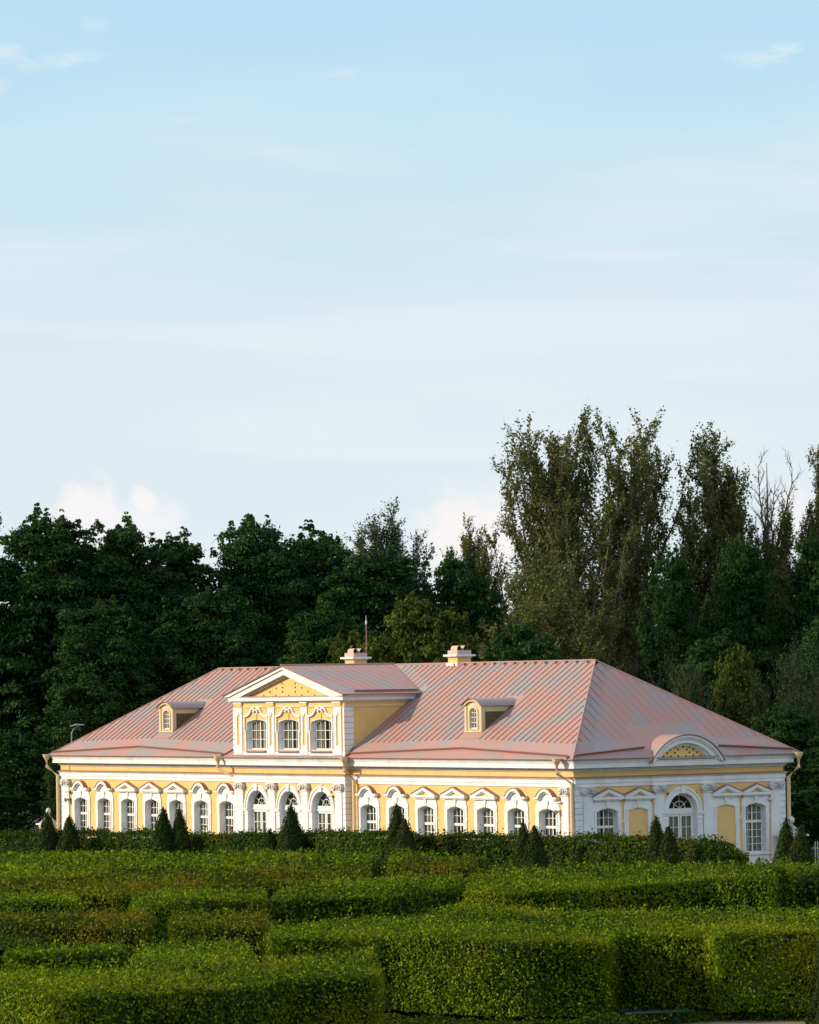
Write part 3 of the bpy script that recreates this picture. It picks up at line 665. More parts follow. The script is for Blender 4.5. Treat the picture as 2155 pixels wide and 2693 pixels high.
def mk_window(kind, seed):
    """returns the parent object (the white surround) with its children; origin on the wall plane at ground level"""
    yb = 0.36
    hw = OPW if kind in ('arch', 'tri') else 0.735
    if kind == 'arch': shape = [(1.14, 1.13), (1.14, 3.25), (1.20, 3.25), (1.20, 3.40), (1.16, 3.45), (1.16, 4.12), (1.10, 4.30), (.97, 4.48), (.93, 4.56)]
    elif kind == 'tri': shape = [(1.12, 1.13), (1.12, 3.25), (1.18, 3.25), (1.18, 3.40), (1.14, 3.45), (1.14, 4.12), (1.08, 4.28), (1.02, 4.53)]
    else: shape = [(0.98, 1.13), (0.98, 3.25), (1.05, 3.25), (1.05, 3.40), (1.0, 3.45), (1.0, 4.15), (.94, 4.38), (.84, 4.53)]
    s = surround(hw, 0, OPB, OPS, OPT, yb, shape)
    if kind == 'niche':
        s = surround(.68, 0, OPB, 3.90, 4.05, .12, shape)
    o = HB(s, 'blind_window' if kind == 'niche' else 'window', ['white'])
    if kind == 'niche':
        b_ = MB(); b_.quad((-.7, .10, 1.2), (.7, .10, 1.2), (.7, .10, 4.1), (-.7, .10, 4.1)); b_.build('yellow_infill', ['yellow'], o)
    else:
        sash_seg(hw-.01, OPB+.01, OPS, OPT-.01, 3.05, 2, 4, 4, .30).build('sash', ['sash'], o)
        gm, cm, bm_ = pane_curtain(hw-.01, OPB+.01, OPS, OPT-.01, .30, seed)
        gm.build('pane', ['glass'], o); cm.build('curtain', ['curtain'], o); bm_.build('dark_room', ['dark'], o)
    if kind == 'arch': h, r_ = arch_hood(); h.build('arched_hood', ['white'], o); r_.build('hood_flashing', ['hoodmetal'], o)
    else:
        h, r_, ty = tri_hood(1.20 if kind == 'tri' else 1.07, 5.22, 4.60)
        h.build('triangular_hood', ['white'], o); r_.build('hood_flashing', ['hoodmetal'], o); ty.build('tympanum', ['yellow'], o)
    return o
def place(o, x, y, rz=0.0): o.location = tuple(Vector((x, y, 0))-HL); o.rotation_euler = (0, 0, rz)
protos = {'arch': mk_window('arch', 3), 'tri': mk_window('tri', 7)}
used = set()
def vary_curtain(o, i, y=.30, hw=OPW-.01, zb=OPB+.01, zt=OPT-.01):
    """curtains hang differently in each room"""
    rr = random.Random(100+i); cm = MB(); gap = rr.choice((.05, .10, .22, .34)); sk = rr.uniform(-.12, .12)
    for a0, a1 in ((-hw+.05, -gap+sk), (gap+sk, hw-.05)):
        n_ = 22; pts = [(a0+(a1-a0)*j/n_, y+.11+.04*math.sin(j*1.9+i)+rr.uniform(-.012, .012)) for j in range(n_+1)]
        cm.add([(px, py, z2) for px, py in pts for z2 in (zb+.05, zt-.02)], [(2*j, 2*j+2, 2*j+3, 2*j+1) for j in range(n_)])
    for ch in o.children:
        if ch.name.startswith('curtain'):
            me = bpy.data.meshes.new('curtain'); me.from_pydata(cm.v, [], cm.f); me.materials.append(M['curtain']); me.update(); ch.data = me
for cs in (rightX, leftX):
    for i, c_ in enumerate(cs):
        k = 'tri' if i in (2, 3, 4) else 'arch'
        o = protos[k] if k not in used else copy_tree(protos[k], house)
        used.add(k); place(o, c_, 0.0); vary_curtain(o, int(c_*3))
o = mk_window('end', 5); place(o, 0, EWIN[0], R(90)); o = copy_tree(o, house); place(o, 0, EWIN[1], R(90)); vary_curtain(o, 7, .30, .72)
o = mk_window('niche', 5); place(o, 0, ENI[0], R(90)); o = copy_tree(o, house); place(o, 0, ENI[1], R(90))

def mk_arched(hw, top, seed):
    """round-headed glazed door: surround with keystone and imposts, fan light, transom and double sash"""
    s = MB(); zs = top-hw; ow = hw+.38
    n_ = 22
    arch_in = [(x_, z_) for x_, z_ in arc(0, zs, hw, 0, 180, n_)]; arch_out = arc(0, zs, ow, 0, 180, n_)
    outl = [(-ow+.02, .72), (ow-.02, .72), (ow-.02, zs-.001)]+arch_out+[(-ow+.02, zs-.001)]
    s.plate(outl, -.07, 0, 0, [[(-hw, .74), (hw, .74)]+arch_in], .34)
    for r0, r1, yy in ((hw+.03, hw+.10, -.10), (ow-.13, ow-.02, -.12)):
        hood_band(arc(0, zs, r1, 0, 180, n_), arc(0, zs, r0, 0, 180, n_), yy, -.07, s)
    s.plate([(-.12, top-.02), (.12, top-.02), (.17, top+.42), (-.17, top+.42)], -.17, -.07)
    for sg in (-1, 1):
        xa, xb_ = sorted((sg*(hw-.001), sg*(ow+.06)))
        for z0, z1, pp in ((zs-.12, zs-.02, .16), (zs-.20, zs-.12, .12), (zs-.42, zs-.38, .11)): s.box(xa, xb_, -pp, -.071, z0, z1); s.box(min(sg*hw, sg*(hw-.03)), max(sg*hw, sg*(hw-.03)), -pp, .30, z0, z1)
    o = HB(s, 'arched_window', ['white'])
    f = MB(); y = .28; fw_ = .13; tz = 3.83
    inn = [(-hw+fw_, .80), (hw-fw_, .80), (hw-fw_, zs)]+[(x_, z_) for x_, z_ in arc(0, zs, hw-fw_, 0, 180, n_)][1:-1]+[(-hw+fw_, zs)]
    f.plate([(-hw, .74), (hw, .74)]+arch_in, y, y+.06, 0, [inn], y+.05)
    f.box(-hw+fw_-.01, hw-fw_+.01, y-.05, y+.05, tz-.20, tz+.12); f.box(-hw+.02, hw-.02, y-.07, y-.01, tz-.20, tz-.15)
    fc = tz+.12; fr_ = min(hw-fw_-.02, top-fw_-fc)
    for ang in (35, 90, 145): f.tube([(0, y+.02, fc), (fr_*math.cos(R(ang)), y+.02, fc+fr_*math.sin(R(ang)))], .017, 4)
    hood_band(arc(0, fc, .43, 0, 180, 14), arc(0, fc, .39, 0, 180, 14), y, y+.04, f); f.lathe([(.10, -.02), (.10, .02)], (0, y, fc+.02), 10)
    # double sash
    zb_, zt_ = .85, tz-.20
    for sg in (-1, 1):
        x0, x1 = sorted((sg*.02, sg*(hw-fw_)))
        f.plate(rect(x0, x1, zb_, zt_), y-.02, y+.04, 0, [rect(x0+.10, x1-.10, zb_+.35, zt_-.14)], y+.04)
        xm = (x0+x1)/2; f.box(xm-.02, xm+.02, y-.006, y+.03, zb_+.35, zt_-.14)
        for z_ in (zt_-.14-.62, zt_-.14-1.24): f.box(x0+.10, x1-.10, y-.002, y+.026, z_-.018, z_+.018)
    f.build('sash', ['sash'], o)
    gm = MB(); gm.add([(x_, y+.035, z_) for x_, z_ in [(-hw+fw_, .9), (hw-fw_, .9)]+arc(0, zs, hw-fw_, 0, 180, n_)], [tuple(range(n_+3))]); gm.build('pane', ['glass'], o)
    cm = MB(); rr = random.Random(seed)
    for a0, a1 in ((-hw+.1, -.08), (.08, hw-.1)):
        k_ = 26; pts = [(a0+(a1-a0)*i/k_, y+.12+.035*math.sin(i*1.7+seed)+rr.uniform(-.01, .01)) for i in range(k_+1)]
        cm.add([(px, py, z2) for px, py in pts for z2 in (.85, tz-.1)], [(2*i, 2*i+2, 2*i+3, 2*i+1) for i in range(k_)])
    cm.build('curtain', ['curtain'], o)
    d_ = MB(); d_.box(-hw-.1, hw+.1, y+.8, y+.85, .6, top+.1); d_.build('dark_room', ['dark'], o)
    return o
o = mk_arched(1.08, 4.83, 3); place(o, ARC[0], TP)
for c_ in ARC[1:]: o2 = copy_tree(o, house); place(o2, c_, TP)
o = mk_arched(1.04, 4.81, 5); place(o, 0.06, 7.5, R(90))
e = MB(); e.plate(rect(5.35, 9.75, 0, 5.33), 0, .07, 0, [rect(7.5-1.10, 7.5+1.10, .5, 4.86)], .07); HB(e, 'end_bay', ['yellow'], (0.06, 0, 0), R(90))

# attic windows
def mk_attic_window(seed):
    s = MB(); hw, zb_, zs_, zt_ = 1.14, 7.36, 9.05, 9.23
    # reveal
    op = opening(0, hw, zb_, zs_, zt_); n_ = len(op)
    s.plate(opening(0, hw+.04, zb_-.03, zs_+.02, zt_+.035), -.012, 0.0, 0, [op], .36)
    # thin frame band round the opening sides
    for sg in (-1, 1):
        xa, xb_ = sorted((sg*(hw+.03), sg*(hw+.15))); s.box(xa, xb_, -.07, 0, 7.30, 8.55)
        xa, xb_ = sorted((sg*(hw+.13), sg*(hw+.24))); s.box(xa, xb_, -.10, 0, 8.40, 9.40)
    o = HB(s, 'attic_window', ['white'])
    # curling label moulding
    mo = MB()
    for sg in (-1, 1):
        path = [(1.38, 9.42), (1.06, 9.46), (.84, 9.52), (.66, 9.66), (.52, 9.84), (.36, 9.94), (.20, 9.92), (.13, 9.80), (.20, 9.70), (.30, 9.76)]
        po, pi_ = [], []
        for i, (px, pz) in enumerate(path):
            ax, az = path[max(0, i-1)]; bx, bz = path[min(len(path)-1, i+1)]; d = Vector((bx-ax, bz-az)).normalized(); nn = Vector((-d.y, d.x)); wd = .065 if i < 7 else .045
            po.append((sg*(px+nn.x*wd), pz+nn.y*wd)); pi_.append((sg*(px-nn.x*wd), pz-nn.y*wd))
        hood_band(po, pi_, -.13, 0, mo)
    mo.box(-.13, .13, -.11, 0, 9.80, 9.88)
    mo.build('scroll_moulding', ['white'], o)
    kk = MB(); kk.plate([(-.05, 9.27), (.05, 9.27), (.10, 9.62), (-.10, 9.62)], -.05, 0); kk.build('keystone', ['yellow'], o)
    sash_seg(hw-.12, zb_+.02, zs_-.02, zt_-.03, None, 0, 3, 4, .28).build('sash', ['sash'], o)
    gm, cm, bm_ = pane_curtain(hw-.12, zb_+.02, zs_-.02, zt_-.03, .28, seed); gm.build('pane', ['glass'], o); cm.build('curtain', ['curtain'], o); bm_.build('dark_room', ['dark'], o)
    si = MB(); si.add([(-1.22, -.24, 7.27), (1.22, -.24, 7.27), (1.22, .30, 7.37), (-1.22, .30, 7.37), (-1.22, -.24, 7.24), (1.22, -.24, 7.24)], [(0, 1, 2, 3), (0, 1, 5, 4)]); si.build('sill', ['roof'], o)
    fill = MB(); fr0 = opening(0, hw, zb_, zs_, zt_); fill.plate(fr0, .27, .34, 0, [[(-hw+.12, zb_+.03), (hw-.12, zb_+.03)]+[(x_*(hw-.12)/hw, z_-.04) for x_, z_ in seg_top(hw, zs_, zt_)]], .34); fill.build('frame', ['white'], o)
    return o
o = mk_attic_window(9); place(o, AW[0], TP)
for c_ in AW[1:]: o2 = copy_tree(o, house); place(o2, c_, TP); vary_curtain(o2, int(c_*5), .28, 1.0, 7.38, 9.20)

# ------------------------------------------------------------------ pilasters, capitals, quoins
def capital():
    c_ = MB(); c_.box(-.47, .47, -.24, 0, .33, .42); c_.box(-.40, .40, -.18, 0, .0, .34)
    for sg in (-1, 1):
        x_ = sg*.36
        vs = [(x_+r_*math.cos(R(th)), yy, .19+r_*math.sin(R(th))) for yy, r_ in ((-.26, .17), (-.22, .20), (-.02, .20)) for th in range(0, 360, 30)]
        c_.add(vs, [(k*12+i, k*12+(i+1) % 12, (k+1)*12+(i+1) % 12, (k+1)*12+i) for k in range(2) for i in range(12)]+[tuple(range(12))])
        c_.lathe([(.05, -.02), (.06, .02), (.02, .05)], (x_, -.27, .19), 8)
    rr = random.Random(5)
    for i in range(9): c_.lathe([(.03, -.03), (.06, 0), (.03, .04)], (rr.uniform(-.3, .3), -.21, rr.uniform(.05, .30)), 6)
    return c_
cap_me = None
def pilaster(x, y, hw, proj, rz=0.0, z0=.70):
    global cap_me
    p_ = MB(); p_.box(-hw, hw, -proj, 0, z0, 4.83); p_.box(-hw-.05, hw+.05, -proj-.05, 0, 4.83, 4.90); p_.box(-hw-.04, hw+.04, -proj-.04, 0, z0-.3, z0+.5)
    o = HB(p_, 'pilaster', ['white'], (x, y, 0), rz)
    if cap_me is None: cp = capital().build('capital', ['carved'], o, (0, 0, 4.905)); cap_me = cp.data
    else:
        cp = bpy.data.objects.new('capital', cap_me); COL.objects.link(cp); cp.parent = o; cp.location = (0, 0, 4.905)
    cp.scale = (hw/.36, 1, 1)
    return o
for x_ in (-34.72, -31.02, -27.28, -23.50): pilaster(x_, TP, .37, .12)
pilaster(-57.22, 0, .37, .10); pilaster(-.93, 0, .32, .10)
for y_, x_ in ((.80, 0), (5.80, .06), (9.33, .06), (14.33, 0)): pilaster(x_, y_, .35, .10, R(90))
for pl_ in ((-.42, .075, -.075, .42), (-.42, .075, W-.36, W+.075), (-L-.075, -L+.30, -.075, .4), (TX1-.28, TX1+.06, TP-.06, .3), (TX0-.06, TX0+.24, TP-.06, .3)):
    q = MB(); quoins(q, .72, 5.30, [pl_]); HB(q, 'quoin_strip', ['white', 'joint'])

# ------------------------------------------------------------------ lunette pediment on the end
l_ = MB(); nA = 26
def circ(hw, zb_, zt_, n_=nA):
    h = zt_-zb_; rad = (hw*hw+h*h)/(2*h); an = math.degrees(math.asin(min(1, hw/rad)))
    if h > hw: an = 180-an
    return arc(0, zt_-rad, rad, 90-an, 90+an, n_)
zb0 = 6.66
l_.plate(rect(-2.42, 2.42, 6.40, 6.76), -.52, 0)
hood_band(circ(2.62, 6.60, 8.12), circ(2.42, 6.66, 8.00), -.70, -.05, l_); hood_band(circ(2.44, 6.66, 8.01), circ(2.30, 6.70, 7.90), -.62, -.05, l_)
hood_band(circ(2.32, 6.70, 7.91), circ(1.96, 6.76, 7.68), -.55, -.05, l_)
hood_band(circ(1.98, 6.76, 7.70), circ(1.86, 6.78, 7.60), -.36, -.05, l_); hood_band(circ(1.88, 6.78, 7.61), circ(1.76, 6.80, 7.52), -.26, -.05, l_)
lun = HB(l_, 'lunette_pediment', ['white'], (0.0, 7.5, 0), R(90))
ty = MB(); cc = circ(1.80, 6.79, 7.55); ty.add([(x_, -.14, z_) for x_, z_ in cc], [tuple(range(len(cc)))]); vh = ty
for x_, z_ in [(-1.35, 6.93), (-.82, 6.93), (-.28, 6.94), (.25, 6.93), (.80, 6.94), (1.33, 6.93), (-1.08, 7.12), (-.52, 7.13), (.52, 7.13), (1.06, 7.12), (-.85, 7.30), (-.30, 7.31), (.33, 7.31), (.78, 7.30), (-.52, 7.44), (.06, 7.46), (.52, 7.44)]:
    vh.box(x_-.05, x_+.05, -.155, -.10, z_-.05, z_+.05, 1)
ty.build('tympanum', ['yellow', 'hole'], lun)
fl = MB(); fl.box(-2.02, 2.02, -.60, -.1, 6.765, 6.80); fl.build('sill_flashing', ['flash'], lun)
br = MB(); co = circ(2.66, 6.60, 8.16); depth = 2.4
for i in range(len(co)-1):
    c0, c1_ = co[i], co[i+1]
    for j in range(4): br.quad((c0[0], -.74+j*.7, c0[1]), (c1_[0], -.74+j*.7, c1_[1]), (c1_[0], -.74+(j+1)*.7, c1_[1]), (c0[0], -.74+(j+1)*.7, c0[1]), 0, rnd.random()*.5)
hood_band(circ(2.68, 6.60, 8.18), circ(2.62, 6.61, 8.13), -.76, -.69, br, 1)
br.build('barrel_roof', ['roof', 'flash'], lun)

# ------------------------------------------------------------------ dormers
def mk_dormer():
    hw = .86; d = MB(); z0 = 8.40; zs_ = 9.98; y0 = 1.58
    # front face with arched window, cheeks that die into the slope
    d.plate([(-hw, z0), (hw, z0), (hw, zs_)]+[(x_, z_) for x_, z_ in seg_top(hw, zs_, 10.30)][1:-1]+[(-hw, zs_)], y0, y0, 0, [[(-.36, 8.62), (.36, 8.62)]+arc(0, 9.55, .36, 0, 180, 10, .26)], y0+.14)
    d.plate([(-.50, 8.54), (.50, 8.54)]+arc(0, 9.55, .50, 0, 180, 10, .42), y0-.05, y0, 0, [[(-.37, 8.60), (.37, 8.60)]+arc(0, 9.55, .37, 0, 180, 10, .27)], y0)
    for sg in (-1, 1):
        xa, xb_ = sorted((sg*hw, sg*(hw-.20))); d.box(xa, xb_, y0-.06, y0, z0+.08, zs_-.02)
        yv = (zs_-EAVE)/KF+ey0
        d.add([(sg*hw, y0, z0-.1), (sg*hw, yv+.1, zs_), (sg*hw, y0, zs_)], [(0, 1, 2)], 0)
    d.box(-hw-.04, hw+.04, y0-.10, y0+.05, z0, z0+.07); hood_band(seg_top(hw+.10, zs_-.02, 10.36), seg_top(hw-.05, zs_-.04, 10.22), y0-.14, y0+.02, d)
    o = HB(d, 'dormer', ['cream'])
    s_ = MB(); s_.plate([(-.36, 8.62), (.36, 8.62)]+arc(0, 9.55, .36, 0, 180, 10, .26), y0+.05, y0+.09, 0, [[(-.31, 8.67), (.31, 8.67)]+arc(0, 9.55, .31, 0, 180, 10, .21)], y0+.09)
    s_.box(-.02, .02, y0+.055, y0+.085, 8.66, 9.78)
    for z_ in (8.98, 9.28, 9.55): s_.box(-.32, .32, y0+.055, y0+.085, z_-.018, z_+.018)
    for x_ in (-.17, .17): s_.box(x_-.014, x_+.014, y0+.058, y0+.082, 8.66, 9.70)
    s_.build('sash', ['sash'], o)
    p_ = MB(); p_.quad((-.36, y0+.10, 8.6), (.36, y0+.10, 8.6), (.36, y0+.10, 9.85), (-.36, y0+.10, 9.85)); p_.build('pane', ['dark'], o)
    # louvred triangles in the cheeks
    for sg in (-1, 1):
        lv = MB(); z_ = 8.62
        while z_ < 9.62:
            ya = y0+.22; yb_ = (z_-EAVE)/KF+ey0-.10
            if yb_-ya > .05:
                xo = sg*(hw+.012); lv.add([(xo, ya, z_), (xo, yb_, z_), (xo+sg*.03, yb_+.04, z_-.055), (xo+sg*.03, ya, z_-.055)], [(0, 1, 2, 3)])
                lv.add([(sg*(hw+.006), ya, z_-.06), (sg*(hw+.006), yb_, z_-.06), (sg*(hw+.006), yb_+.08, z_+.02), (sg*(hw+.006), ya, z_+.02)], [(0, 1, 2, 3)], 1)
            z_ += .075
        lv.add([(sg*(hw+.03), y0-.02, z0-.04), (sg*(hw+.03), (zs_-EAVE)/KF+ey0, zs_+.02), (sg*(hw+.03), (zs_-EAVE)/KF+ey0-.09, zs_+.02), (sg*(hw+.03), y0-.02, z0+.06)], [(0, 1, 2, 3)], 2)
        lv.build('louvre', ['louvre', 'dark', 'flash'], o)
    r_ = MB(); tp = seg_top(hw+.16, zs_-.02, 10.40, 12); yr = 4.35
    for i in range(12): r_.quad((tp[i][0], y0-.22, tp[i][1]), (tp[i+1][0], y0-.22, tp[i+1][1]), (tp[i+1][0], yr, tp[i+1][1]), (tp[i][0], yr, tp[i][1]), 0, .9)
    for i in range(12): r_.quad((tp[i][0], y0-.22, tp[i][1]), (tp[i+1][0], y0-.22, tp[i+1][1]), (tp[i+1][0], y0-.22, tp[i+1][1]-.04), (tp[i][0], y0-.22, tp[i][1]-.04), 1)
    r_.build('dormer_roof', ['roof', 'flash'], o)
    ap = MB(); z1_ = lambda y_: zf(y_)+.016
    ap.quad((-hw, y0, z0+.01), (hw, y0, z0+.01), (hw+.25, .98, z1_(.98)), (-hw-.10, .98, z1_(.98)), 0, .1)
    ap.build('apron', ['roof'], o)
    return o
o = mk_dormer(); place(o, DORM[0], 0); o = copy_tree(o, house); place(o, DORM[1], 0)

# ------------------------------------------------------------------ chimneys
def mk_chimney(x, y):
    c_ = MB(); c_.box(-.50, .50, -.50, .50, -1.2, .42, 0); c_.box(-.60, .60, -.60, .60, -.3, .05, 1); c_.box(-.56, .56, -.56, .56, .36, .44, 1); c_.box(-.72, .72, -.72, .72, .44, .56, 1)
    o = c_.build('chimney', ['yellow', 'white'], roof_o, (x, y, RIDGE)); o.location = (x, y, RIDGE)
    c2 = MB(); c2.box(-.52, .52, -.52, .52, .56, .82)
    for y_ in (-.24, .24):
        n_ = 10; pts = arc(y_, .86, .17, 0, 180, n_, .24)
        vs = [(xx, px, pz) for xx in (-.34, .34) for px, pz in [(y_+.17, .82)]+pts+[(y_-.17, .82)]]; k = n_+3
        c2.add(vs, [(i, i+1, k+i+1, k+i) for i in range(k-1)])
        c2.add([(.30, y_+(px-y_)*.9, pz-.02) for px, pz in [(y_+.17, .82)]+pts+[(y_-.17, .82)]], [tuple(range(k))], 1)
    # flue hoods belong to the stack: fold them into the same sub-part
    me = o.data; bm = bmesh.new(); bm.from_mesh(me); tmp = bpy.data.meshes.new('tmp'); tmp.from_pydata(c2.v, [], c2.f); tmp.polygons.foreach_set('material_index', [2+i for i in c2.m]); bm.from_mesh(tmp); bm.to_mesh(me); bm.free(); bpy.data.meshes.remove(tmp)
    me.materials.append(M['pinkwhite']); me.materials.append(M['dark'])
    return o
mk_chimney(-22.5, 7.9); mk_chimney(-34.0, 7.9)

# ------------------------------------------------------------------ downpipes
def downpipe(x, y, kx, ky):
    """funnel at the eave, offset bend back to the wall; (kx, ky) = vector from funnel to the wall run"""
    p_ = MB(); r = .115
    p_.tube([(0, 0, 6.95), (0, 0, 6.82), (0, 0, 6.62)], [.26, .24, .13], 12); p_.tube([(0, 0, 6.97), (0, 0, 6.93)], .28, 12)
    p_.tube([(0, 0, 6.65), (0, 0, 6.15), (kx, ky, 5.55), (kx, ky, .25)], r, 12)
    for z_ in (5.2, 4.0, 2.8, 1.6): p_.tube([(kx, ky, z_), (kx, ky, z_+.05)], r+.02, 12)
    return HB(p_, 'downpipe', ['pipe'], (x, y, 0))
downpipe(-58.68, -.70, .62, .48)
downpipe(-36.75, -.82, 1.25, .60)
downpipe(-22.30, -.85, .10, .62)
downpipe(-.55, -.90, .42, .72)
downpipe(.75, 15.55, -.62, -.28)

# ------------------------------------------------------------------ small fittings on the walls
def camera_fitting(x, y, z, ang, label):
    b_ = MB(); b_.box(-.05, .05, -.04, 0, -.08, .08, 1); b_.tube([(0, -.03, 0), (0, -.22, .02)], .018, 6, 1)
    d = Vector((math.cos(ang), math.sin(ang), -.25)).normalized(); p0 = Vector((0, -.24, .05))
    b_.tube([p0-d*.16, p0+d*.20], .055, 8, 0); b_.tube([p0+d*.20, p0+d*.205], .045, 8, 1); b_.box(-.0, .0, 0, 0, 0, 0)
    o = b_.build('security_camera', ['sash', 'iron'], None, (x, y, z)); tag(o, label, 'security camera', 'security cameras on the walls'); return o
def speaker_fitting(x, y, z, label):
    b_ = MB(); b_.box(-.04, .04, -.03, 0, -.07, .07, 1); b_.tube([(0, -.02, 0), (0, -.16, 0)], .02, 6, 1)
    b_.tube([(.02, -.14, .02), (-.08, -.22, -.02), (-.20, -.32, -.06)], [.05, .07, .16], 12, 0)
    o = b_.build('loudspeaker', ['grey', 'iron'], None, (x, y, z)); tag(o, label, 'loudspeaker', 'loudspeakers on the walls'); return o
camera_fitting(-1.32, -.02, 4.42, R(200), 'white security camera beside the near corner pilaster, above the small horn')
camera_fitting(TC+3.68+1.38, TP-.08, 4.55, R(215), 'white security camera over the right side of the last arched window of the middle')
o = camera_fitting(.02, 13.85, 4.28, R(160), 'white security camera on the shaded end wall beside the last pilaster'); o.rotation_euler = (0, 0, R(90))
camera_fitting(-56.72, -.02, 4.45, R(200), 'white security camera by the first pilaster at the far left corner')
speaker_fitting(-1.32, -.02, 3.98, 'small grey horn loudspeaker on the wall beside the near corner pilaster')
speaker_fitting(-56.72, -.02, 3.98, 'small grey horn loudspeaker on the wall by the far left corner')

# lightning mast behind the chimneys, lamp behind the left end
b_ = MB(); b_.tube([(0, 0, 0), (0, 0, 15.2)], .035, 8, 0); b_.lathe([(.035, 15.2), (.06, 15.25), (.06, 15.4), (.02, 15.5), (.01, 15.8)], (0, 0, 0), 8, 1)
b_.tube([(0, 0, 13.6), (0, 0, 13.7)], .08, 8, 0)
o = b_.build('lightning_mast', ['hoodmetal', 'sash'], None, (-38.9, 12.0, 0)); tag(o, 'thin pinkish mast with a white tip standing up behind the left chimney', 'mast')
lamp = empty('street_lamp', (-72.5, 9.2, 0)); tag(lamp, 'slim grey street lamp showing over the left end of the roof', 'street lamp')
b_ = MB(); b_.tube([(0, 0, 0), (0, 0, 8.2), (.1, .12, 8.5), (.3, .4, 8.7)], [.07, .045, .035, .03], 8); b_.build('pole', ['grey'], lamp)
b_ = MB(); b_.tube([(-.05, -.12, 8.66), (.2, .25, 8.78), (.55, .72, 8.76)], [.03, .075, .05], 10); b_.build('lamp_head', ['grey'], lamp)

# gate pillars
def gate_pillar(x, y, h, label):
    p = empty('gate_pillar', (x, y, 0)); tag(p, label, 'gate pillar', 'gate pillars at the ends of the building')
    b_ = MB(); b_.box(-.58, .58, -.58, .58, 0, h-.42); b_.box(-.46, .46, -.60, -.58, .5, h-.7); b_.build('shaft', ['yellow'], p)
    b_ = MB(); b_.box(-.64, .64, -.64, .64, h-.42, h-.30); b_.box(-.80, .80, -.80, .80, h-.30, h-.20); b_.box(-.65, .65, -.65, .65, 0.0, .45)
    b_.build('cornice', ['white'], p)
    b_ = MB(); b_.lathe([(.94, h-.20), (.80, h-.14), (.56, h+.02), (.44, h+.05), (.40, h+.16), (.24, h+.26), (.12, h+.36)], (0, 0, 0), 4); b_.build('cap', ['patina' if x > 0 else 'carved'], p, None, R(45))
    b_ = MB(); b_.lathe([(.10, h+.34), (.08, h+.42)]+[(.22*math.sin(R(a_)), h+.62-.22*math.cos(R(a_))) for a_ in range(25, 181, 15)], (0, 0, 0), 16); b_.build('ball', ['fencewhite'], p, smooth=True)
    p.scale = (.78, .78, 1) if x < 0 else (.9, .9, 1)
    return p
gate_pillar(.95, 14.75, 2.45, 'yellow gate pillar with green cap and pale ball beside the shaded end wall')
gate_pillar(-60.4, .35, 2.5, 'white capped gate pillar with ball at the far left corner behind a cone')
fence = empty('iron_fence', (1.9, 15.6, 0)); tag(fence, 'pale iron railing fence with pointed bars beside the right gate pillar', 'fence')
b_ = MB(); b_.box(0, 16, -.03, .03, 1.42, 1.48); b_.box(0, 16, -.03, .03, .25, .31); b_.build('rail', ['fencewhite'], fence)
b_ = MB()
for i in range(72):
    x_ = .15+i*.22; b_.box(x_-.018, x_+.018, -.018, .018, .05, 1.72); b_.add([(x_-.03, -.03, 1.72), (x_+.03, -.03, 1.72), (x_+.03, .03, 1.72), (x_-.03, .03, 1.72), (x_, 0, 1.88)], [(0, 1, 4), (1, 2, 4), (2, 3, 4), (3, 0, 4)])
b_.build('pickets', ['fencewhite'], fence)

# ------------------------------------------------------------------ ground
g = MB(); g.quad((-1800, -1800, 0), (1800, -1800, 0), (1800, 1800, 0), (-1800, 1800, 0)); o = g.build('ground', ['lawn']); tag(o, kind='structure')
def d2w(lat, d): p = Vector((201.522, -148.648, 0))+fw*d+rt*lat; return (p.x, p.y)
g = MB(); pts = [d2w(-60, 60), d2w(60, 60), d2w(60, 147.9), d2w(-1.0, 149.4), d2w(-1.6, 151), d2w(-3.2, 149.5), d2w(-60, 148.4)]
g.add([(x_, y_, .006) for x_, y_ in pts], [tuple(range(len(pts)))]); o = g.build('path', ['sand']); tag(o, kind='structure')
g = MB(); g.add([(-66, -4.0, .008), (12, -4.0, .008), (24, -5.2, .008), (34, -5.2, .008), (34, -1.5, .008), (3, -1.5, .008), (3, 15, .008), (.2, 15, .008), (.2, -.5, .008), (-66, -.5, .008)], [tuple(range(10))]); o = g.build('terrace_path', ['sand']); tag(o, kind='structure')

